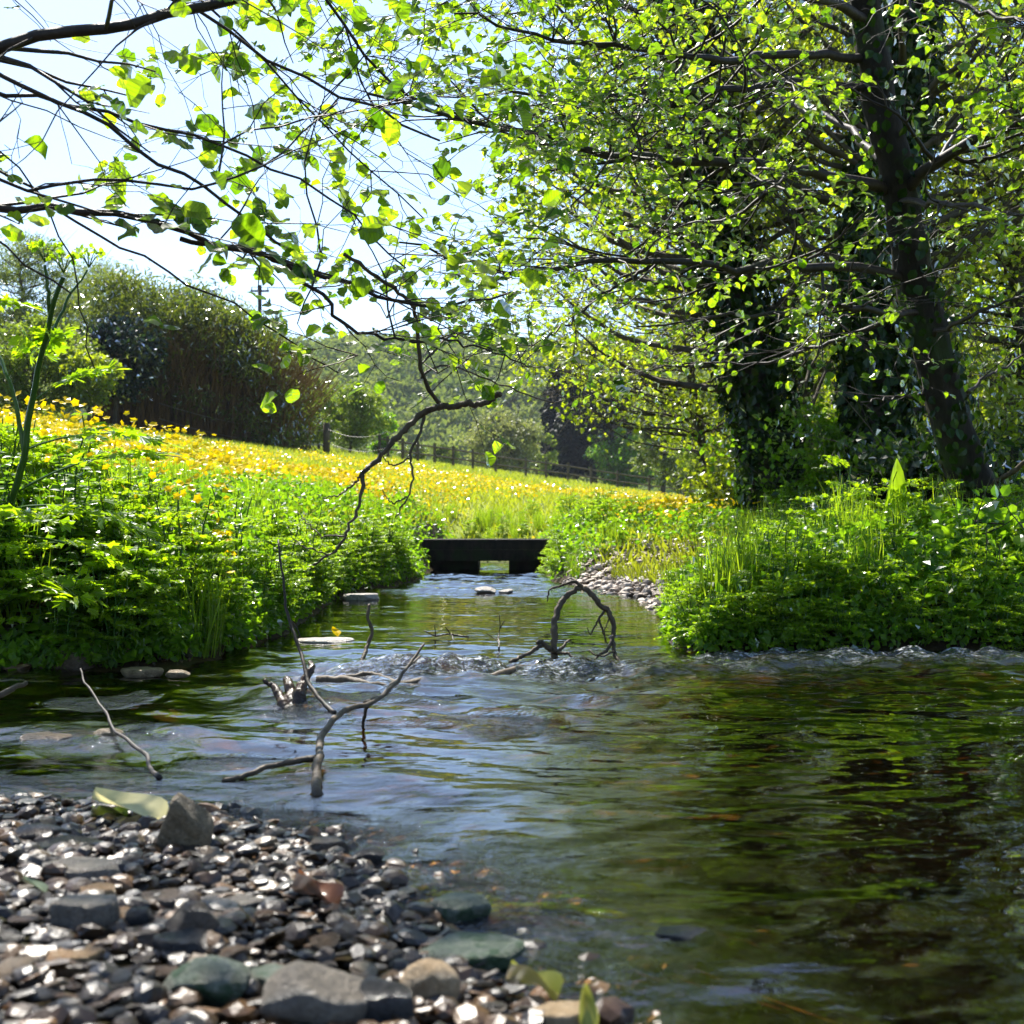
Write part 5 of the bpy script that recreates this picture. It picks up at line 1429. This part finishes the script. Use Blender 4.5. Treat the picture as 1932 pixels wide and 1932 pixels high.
branch_thing('pool_twig', 'low dark twigs breaking the pool surface left of the tiny upright twig', [
    ([(800, 1190, 4.7), (820, 1200, 4.7), (850, 1196, 4.7), (885, 1203, 4.7)], .002, .004), ([(840, 1183, 4.7), (852, 1198, 4.7), (858, 1212, 4.6)], .002, .003), ([(820, 1180, 4.7), (822, 1200, 4.7)], .001, .003)], M['wetwood'], cat='twig')
branch_thing('cut_limb', 'pale cut limb leaning in the grass at the edge of the meadow', [
    ([(1143, 940, 14), (1138, 950, 14), (1128, 965, 14), (1120, 985, 14)], .012, .05)], M['dead'], cat='branch')
branch_thing('slim_branch', 'reddish bare branch rising from behind the alder trunk at the right edge', [
    ([(1960, 850, 5.7), (1910, 890, 5.8), (1880, 908, 5.9), (1850, 940, 6.1)], .010, .016)], M['dead'], cat='branch')

# =================================================================== stones
def ico():
    import bmesh
    out = []
    for lv in (2, 3, 4):
        bm = bmesh.new(); bmesh.ops.create_icosphere(bm, subdivisions=lv, radius=1)
        V = np.array([v.co[:] for v in bm.verts]); Fc = np.array([[v.index for v in f.verts] for f in bm.faces]); bm.free()
        out.append((V, Fc))
    return out
ICO = ico()
def stone_shape(lv, kind, seed):
    rg = np.random.default_rng(seed); V, Fc = ICO[lv]
    V = V.copy()
    r = np.ones(len(V))
    for _ in range(9 if kind == 'slate' else 7):
        nn = nrm(rg.normal(size=3)); hh = rg.uniform(.55, .85)
        dt = V @ nn
        r = np.minimum(r, np.where(dt > .05, hh / np.maximum(dt, .05), 9))
    if kind == 'slate':
        for s in (1, -1):
            dt = V[:, 2] * s
            r = np.minimum(r, np.where(dt > .05, .42 / np.maximum(dt, .05), 9))
    V = V * r[:, None]
    V = V * (1 + .10 * (fbm(V[:, 0] * 2.2 + seed, V[:, 1] * 2.2 + V[:, 2] * 1.7, 3, seed) - .5))[:, None]
    V = V * np.array([1.0, rg.uniform(.55, .9), rg.uniform(.24, .45) * (1 if kind == 'slate' else 1.6)])
    return V, Fc
SH = [(stone_shape(1, 'slate' if k % 3 else 'round', k + 5)) for k in range(12)]
SH0 = [(stone_shape(0, 'slate' if k % 3 else 'round', k + 50)) for k in range(10)]
# loose gravel as one carpet, dry shingle and stream bed
gv = MB()
def gravel(n, xr, yr, smin, smax, cond, sink=.25, lift=0.0):
    x = RNG.uniform(*xr, n); y = RNG.uniform(*yr, n); k = cond(x, y); x, y = x[k], y[k]
    z = terrain(x, y)
    s = smin + (smax - smin) * RNG.random(len(x)) ** 2
    for j, (V, Fc) in enumerate(SH0):
        q = np.arange(len(x)) % len(SH0) == j
        m = q.sum()
        if not m: continue
        ax = nrm(np.stack([RNG.normal(size=m), RNG.normal(size=m), RNG.normal(0, .22, m)], 1))
        gv.inst((V, [Fc], np.zeros((len(V), 2))), np.stack([x[q], y[q], z[q] + s[q] * sink + lift * RNG.random(m)], 1), ax, rdir(m, 3.0, .6), s[q])
gravel(13000, (-1.3, .25), (.85, 2.0), .003, .020, lambda x, y: (~inside(x, y)) | (seg_dist(x, y, SHORE) < .08), .3, .01)
gravel(7000, (-1.3, .8), (.85, 2.6), .006, .026, lambda x, y: inside(x, y) & (seg_dist(x, y, SHORE) < .12 + .45 * vnoise(x * 6, y * 6, 3)), .2)
gravel(900, (-2.2, -.95), (3.35, 3.85), .01, .04, lambda x, y: (~inside(x, y)), .3)
o = gv.build('gravel', M['gravel'], None, False); o['kind'] = 'stuff'
gv = MB()
gravel(7000, (.2, 2.2), (5.8, 11), .012, .05, lambda x, y: ((~inside(x, y)) | (seg_dist(x, y, RIGHT) < .12)) & (np.exp(-(((x - .98) / .55) ** 2 + ((y - 8.2) / 1.7) ** 2)) > .2), .3, .02)
o = gv.build('gravel_bar', M['bar'], None, False); o['kind'] = 'stuff'

SMESH = []
for j, (V, Fc) in enumerate(SH):
    mb = MB(); mb.add(V, [Fc], .5); SMESH.append(mb.mesh('pebble', M['stone'], True))
def near_shore(px, row):
    g = G(px, row); return g
cnt = 0; taken = []
heroes = [  # px, base row, width px, height px, material, label
    (340, 1622, 108, 118, 'st_tan', 'lumpy tan stone standing upright at the edge of the shingle beside the yellow leaf', 'round'),
    (140, 1775, 130, 66, 'st_grey', 'smooth blue-grey stone on top of the pile at lower left', 'slate'),
    (180, 1712, 90, 30, 'st_orange', 'flat amber stone behind the blue-grey one', 'slate'),
    (225, 1765, 66, 42, 'st_orange', 'small orange pebble right of the blue-grey stone', 'round'),
    (262, 1775, 56, 52, 'st_dark', 'small dark stone between the orange pebble and the brown stone', 'round'),
    (352, 1795, 116, 84, 'st_brown', 'big brown rounded stone right of the small pebbles at lower left', 'round'),
    (262, 1800, 92, 34, 'st_brown', 'flat brown stone in front of the orange pebble', 'slate'),
    (120, 1845, 120, 34, 'st_orange', 'flat cream and amber pebble near the left edge', 'slate'),
    (340, 1820, 120, 46, 'st_dark', 'flat dark slate in front of the brown rounded stone', 'slate'),
    (300, 1725, 130, 26, 'st_brown', 'long flat brown slate behind the small pebbles', 'slate'),
    (420, 1735, 150, 24, 'st_grey', 'long flat pinkish slate lying in the wet shingle', 'slate'),
    (808, 1905, 118, 80, 'st_cream', 'cream lumpy stone at the water edge near the bottom', 'round'),
    (585, 1965, 210, 120, 'st_grey', 'largest grey stone, cut by the bottom edge', 'round'),
    (700, 1950, 170, 90, 'st_dark', 'dark grey stone between the largest grey and the cream stone', 'round'),
    (365, 1915, 180, 84, 'st_green', 'green and white mottled stone at lower left', 'round'),
    (515, 1900, 130, 50, 'st_green', 'low green stone right of the mottled one', 'slate'),
    (740, 1880, 60, 40, 'st_orange', 'small amber pebble behind the cream stone', 'round'),
    (520, 1910, 60, 46, 'st_tan', 'small tan pebble against the largest grey stone', 'round'),
    (1050, 1945, 130, 40, 'st_cream', 'pale flat stone cut by the bottom edge in the middle', 'slate'),
    (110, 1620, 150, 22, 'st_dark', 'long dark slate lying below the yellow leaf', 'slate'),
    (60, 1600, 100, 36, 'st_brown', 'brown wet stone near the left edge of the shingle', 'round'),
    (610, 1615, 90, 30, 'st_brown', 'reddish flat stone right of the tan stone', 'slate'),
    (120, 1680, 150, 36, 'st_grey', 'broad grey slate in the middle of the shingle', 'slate'),
    (880, 1840, 240, 40, 'st_green', 'flat algae covered slate in the shallows near the bottom', 'slate'),
    (690, 1635, 74, 38, 'st_dark', 'small black wet rock breaking the water right of the shingle', 'round'),
    (1290, 1782, 120, 26, 'st_dark', 'black wet rock in the dark water at lower centre', 'round'),
    (860, 1745, 130, 50, 'st_green', 'green submerged stone in the shallows', 'round'),
    (100, 1400, 150, 13, 'st_brown', 'reddish rock just under the water at the left', 'slate'),
    (200, 1398, 60, 26, 'st_tan', 'small tan rock at the end of the reddish one', 'round'),
    (680, 1132, 70, 12, 'st_white', 'flat pale stone in the far pool by the left bank', 'slate'),
    (915, 1120, 42, 14, 'st_white', 'white stone in the middle of the far ripples', 'round'),
    (955, 1119, 28, 9, 'st_white', 'smaller white stone right of the first in the far ripples', 'round'),
    (610, 1212, 110, 7, 'st_white', 'low pale stone spit at the left of the pool', 'slate'),
    (262, 1274, 80, 14, 'st_tan', 'tan flat stones ledge under the left bank plants', 'slate'),
    (330, 1276, 46, 14, 'st_tan', 'broken tan stone right of the ledge', 'round'),
    (110, 1262, 130, 36, 'st_brown', 'brown stone at the far left water edge', 'slate'),
]
def add_stone(px, row, w, hgt, mat, label, kind, seed, lv=2):
    gpt = G(px, row); ins1 = bool(inside(np.array([gpt[0]]), np.array([gpt[1]]))[0])
    if ins1:
        dd_ = WD(row) if row > 1001 else 9; gpt = np.array([(px - 966) / 2391 * dd_, dd_, -.004])
    d = gpt[1]
    V, Fc = stone_shape(lv, kind, seed)
    W_ = w / 2391 * d; H_ = hgt / 2391 * d
    ext = V.max(0) - V.min(0)
    V = V / ext * np.array([W_, W_ * .75, H_ * 1.25])
    V[:, 2] -= V[:, 2].min() + H_ * .22
    mb = MB(); sc_ = max(W_, .02); mb.add(V / sc_, [Fc], .5)
    o = mb.build('stone', M[mat], None, True); o.location = (gpt[0], gpt[1] + W_ * .3, gpt[2]); o.scale = (sc_,) * 3
    tag(o, label, 'stone'); taken.append((gpt[0], gpt[1] + W_ * .3, W_ * .5))
for i, (px, row, w, hg, mat, lb, kd) in enumerate(heroes):
    add_stone(px, row, w, hg, mat, lb, kd, 100 + i, 2)
tries = 0
while cnt < 240 and tries < 9000:
    tries += 1
    px = random.uniform(-20, 1000); row = random.uniform(1560, 1945)
    g = G(px, row)
    if inside(g[:1], g[1:2])[0] and seg_dist(g[:1], g[1:2], SHORE)[0] > .05: continue
    s = random.uniform(.008, .021) * (1.25 if random.random() < .15 else 1)
    if any((g[0] - a) ** 2 + (g[1] - b) ** 2 < (c + s * .8) ** 2 for a, b, c in taken): continue
    taken.append((g[0], g[1], s * .8)); j = random.randrange(12)
    o = bpy.data.objects.new('pebble', SMESH[j]); COL.objects.link(o)
    o.location = (g[0], g[1], g[2] + s * .28 + .004); o.scale = (s, s, s * random.uniform(.8, 1.2)); o.rotation_euler = (random.gauss(0, .16), random.gauss(0, .16), random.random() * 6.28)
    near = 'in the front rows of the shingle near the bottom edge' if row > 1800 else ('in the middle of the shingle' if row > 1680 else 'at the back of the shingle by the water')
    tag(o, 'wet ' + ('flat slate' if j % 3 else 'rounded') + ' pebble ' + near, 'pebble', 'pebbles of the shingle'); cnt += 1
print('pebbles', cnt, tries)

# =================================================================== fallen leaves
def leaf_col(name, c, tc):
    return leaf_mat(name, [(0, c), (1, c)], [(0, tc), (1, tc)], gloss=.8, rough=.3, tfac=.4)
def fallen(label, px, row, L, mat, az, tilt, curl=.3, wide=1.0, zoff=.01):
    g = G(px, row)
    if inside(g[:1], g[1:2])[0]: d = WD(row); g = np.array([(px - 966) / 2391 * d, d, .002])
    rows = [(t, .5 * wide * (math.sin(math.pi * min(t, .999) ** .8) ** .8) * .8 + .01) for t in np.linspace(0, 1, 9)]
    V = []; Fq = []
    for k, (t, w) in enumerate(rows):
        for m_, s in enumerate((-1, -.5, 0, .5, 1)):
            V.append((s * w, t - .5, curl * (s * s) * .4 + curl * .35 * math.sin(t * 5 + s) * .5))
        if k:
            for q in range(4): b = 5 * (k - 1) + q; Fq.append((b, b + 1, b + 6, b + 5))
    V = np.array(V) * L; mb = MB(); mb.add(V, [np.array(Fq)], .5)
    lf = mb.build('fallen_leaf', mat, None, True)
    lf.location = (g[0], g[1], g[2] + zoff); lf.rotation_euler = (R(tilt), R(random.uniform(-8, 8)), R(az))
    tag(lf, label, 'leaf'); return lf
yl = leaf_col('yellow_leaf', (.82, .76, .42), (.8, .7, .35)); gl_ = leaf_col('green_fallen_leaf', (.20, .28, .02), (.3, .4, .03))
yl = leaf_mat('yellow_leaf', [(0, (.85, .78, .40)), (1, (.85, .78, .40))], [(0, (.85, .75, .35)), (1, (.85, .75, .35))], gloss=.1, rough=.5, tfac=.5)
br = leaf_col('brown_leaf', (.24, .10, .045), (.3, .12, .05)); pg = leaf_col('pale_green_leaf', (.28, .34, .2), (.3, .4, .2)); yg = leaf_col('yellow_green_leaf', (.4, .4, .08), (.5, .5, .08))
fallen('big pale yellow leaf lying curled on the shingle edge', 243, 1560, .105, yl, 84, 20, .3, .95, .022)
fallen('narrow green leaf folded under the big yellow leaf', 205, 1558, .05, gl_, 84, 10, .6, .5, .010)
fallen('rusty brown leaf lying on wet gravel right of the stones', 590, 1725, .058, br, 62, 28, .8, .7, .016)
fallen('pale green leaf on the shingle near the left edge', 66, 1700, .030, pg, 100, 35, .3, .9, .014)
fallen('yellow-green curled leaf in the shallows near the bottom', 1002, 1888, .05, yg, 60, 20, .8, .5, .008)
fallen('upright yellowish leaf tip at the bottom edge', 1105, 1935, .04, yg, 10, 60, .5, .5, .010)
fallen('small yellow leaf caught on the stone spit in the pool', 632, 1204, .05, M['butter'], 40, 40, .4, .9, .02)

# =================================================================== haze
hm, nt, out = new_mat('haze')
pv = N(nt, 'ShaderNodeVolumePrincipled'); pv.inputs['Color'].default_value = (.78, .86, 1, 1); pv.inputs['Density'].default_value = .0002
nt.links.new(pv.outputs[0], out.inputs['Volume'])
HAZE = True
if HAZE:
    hb = MB(); hb.box((0, 50, 45), (1600, 1700, 56)); o = hb.build('haze', hm); o['kind'] = 'stuff'
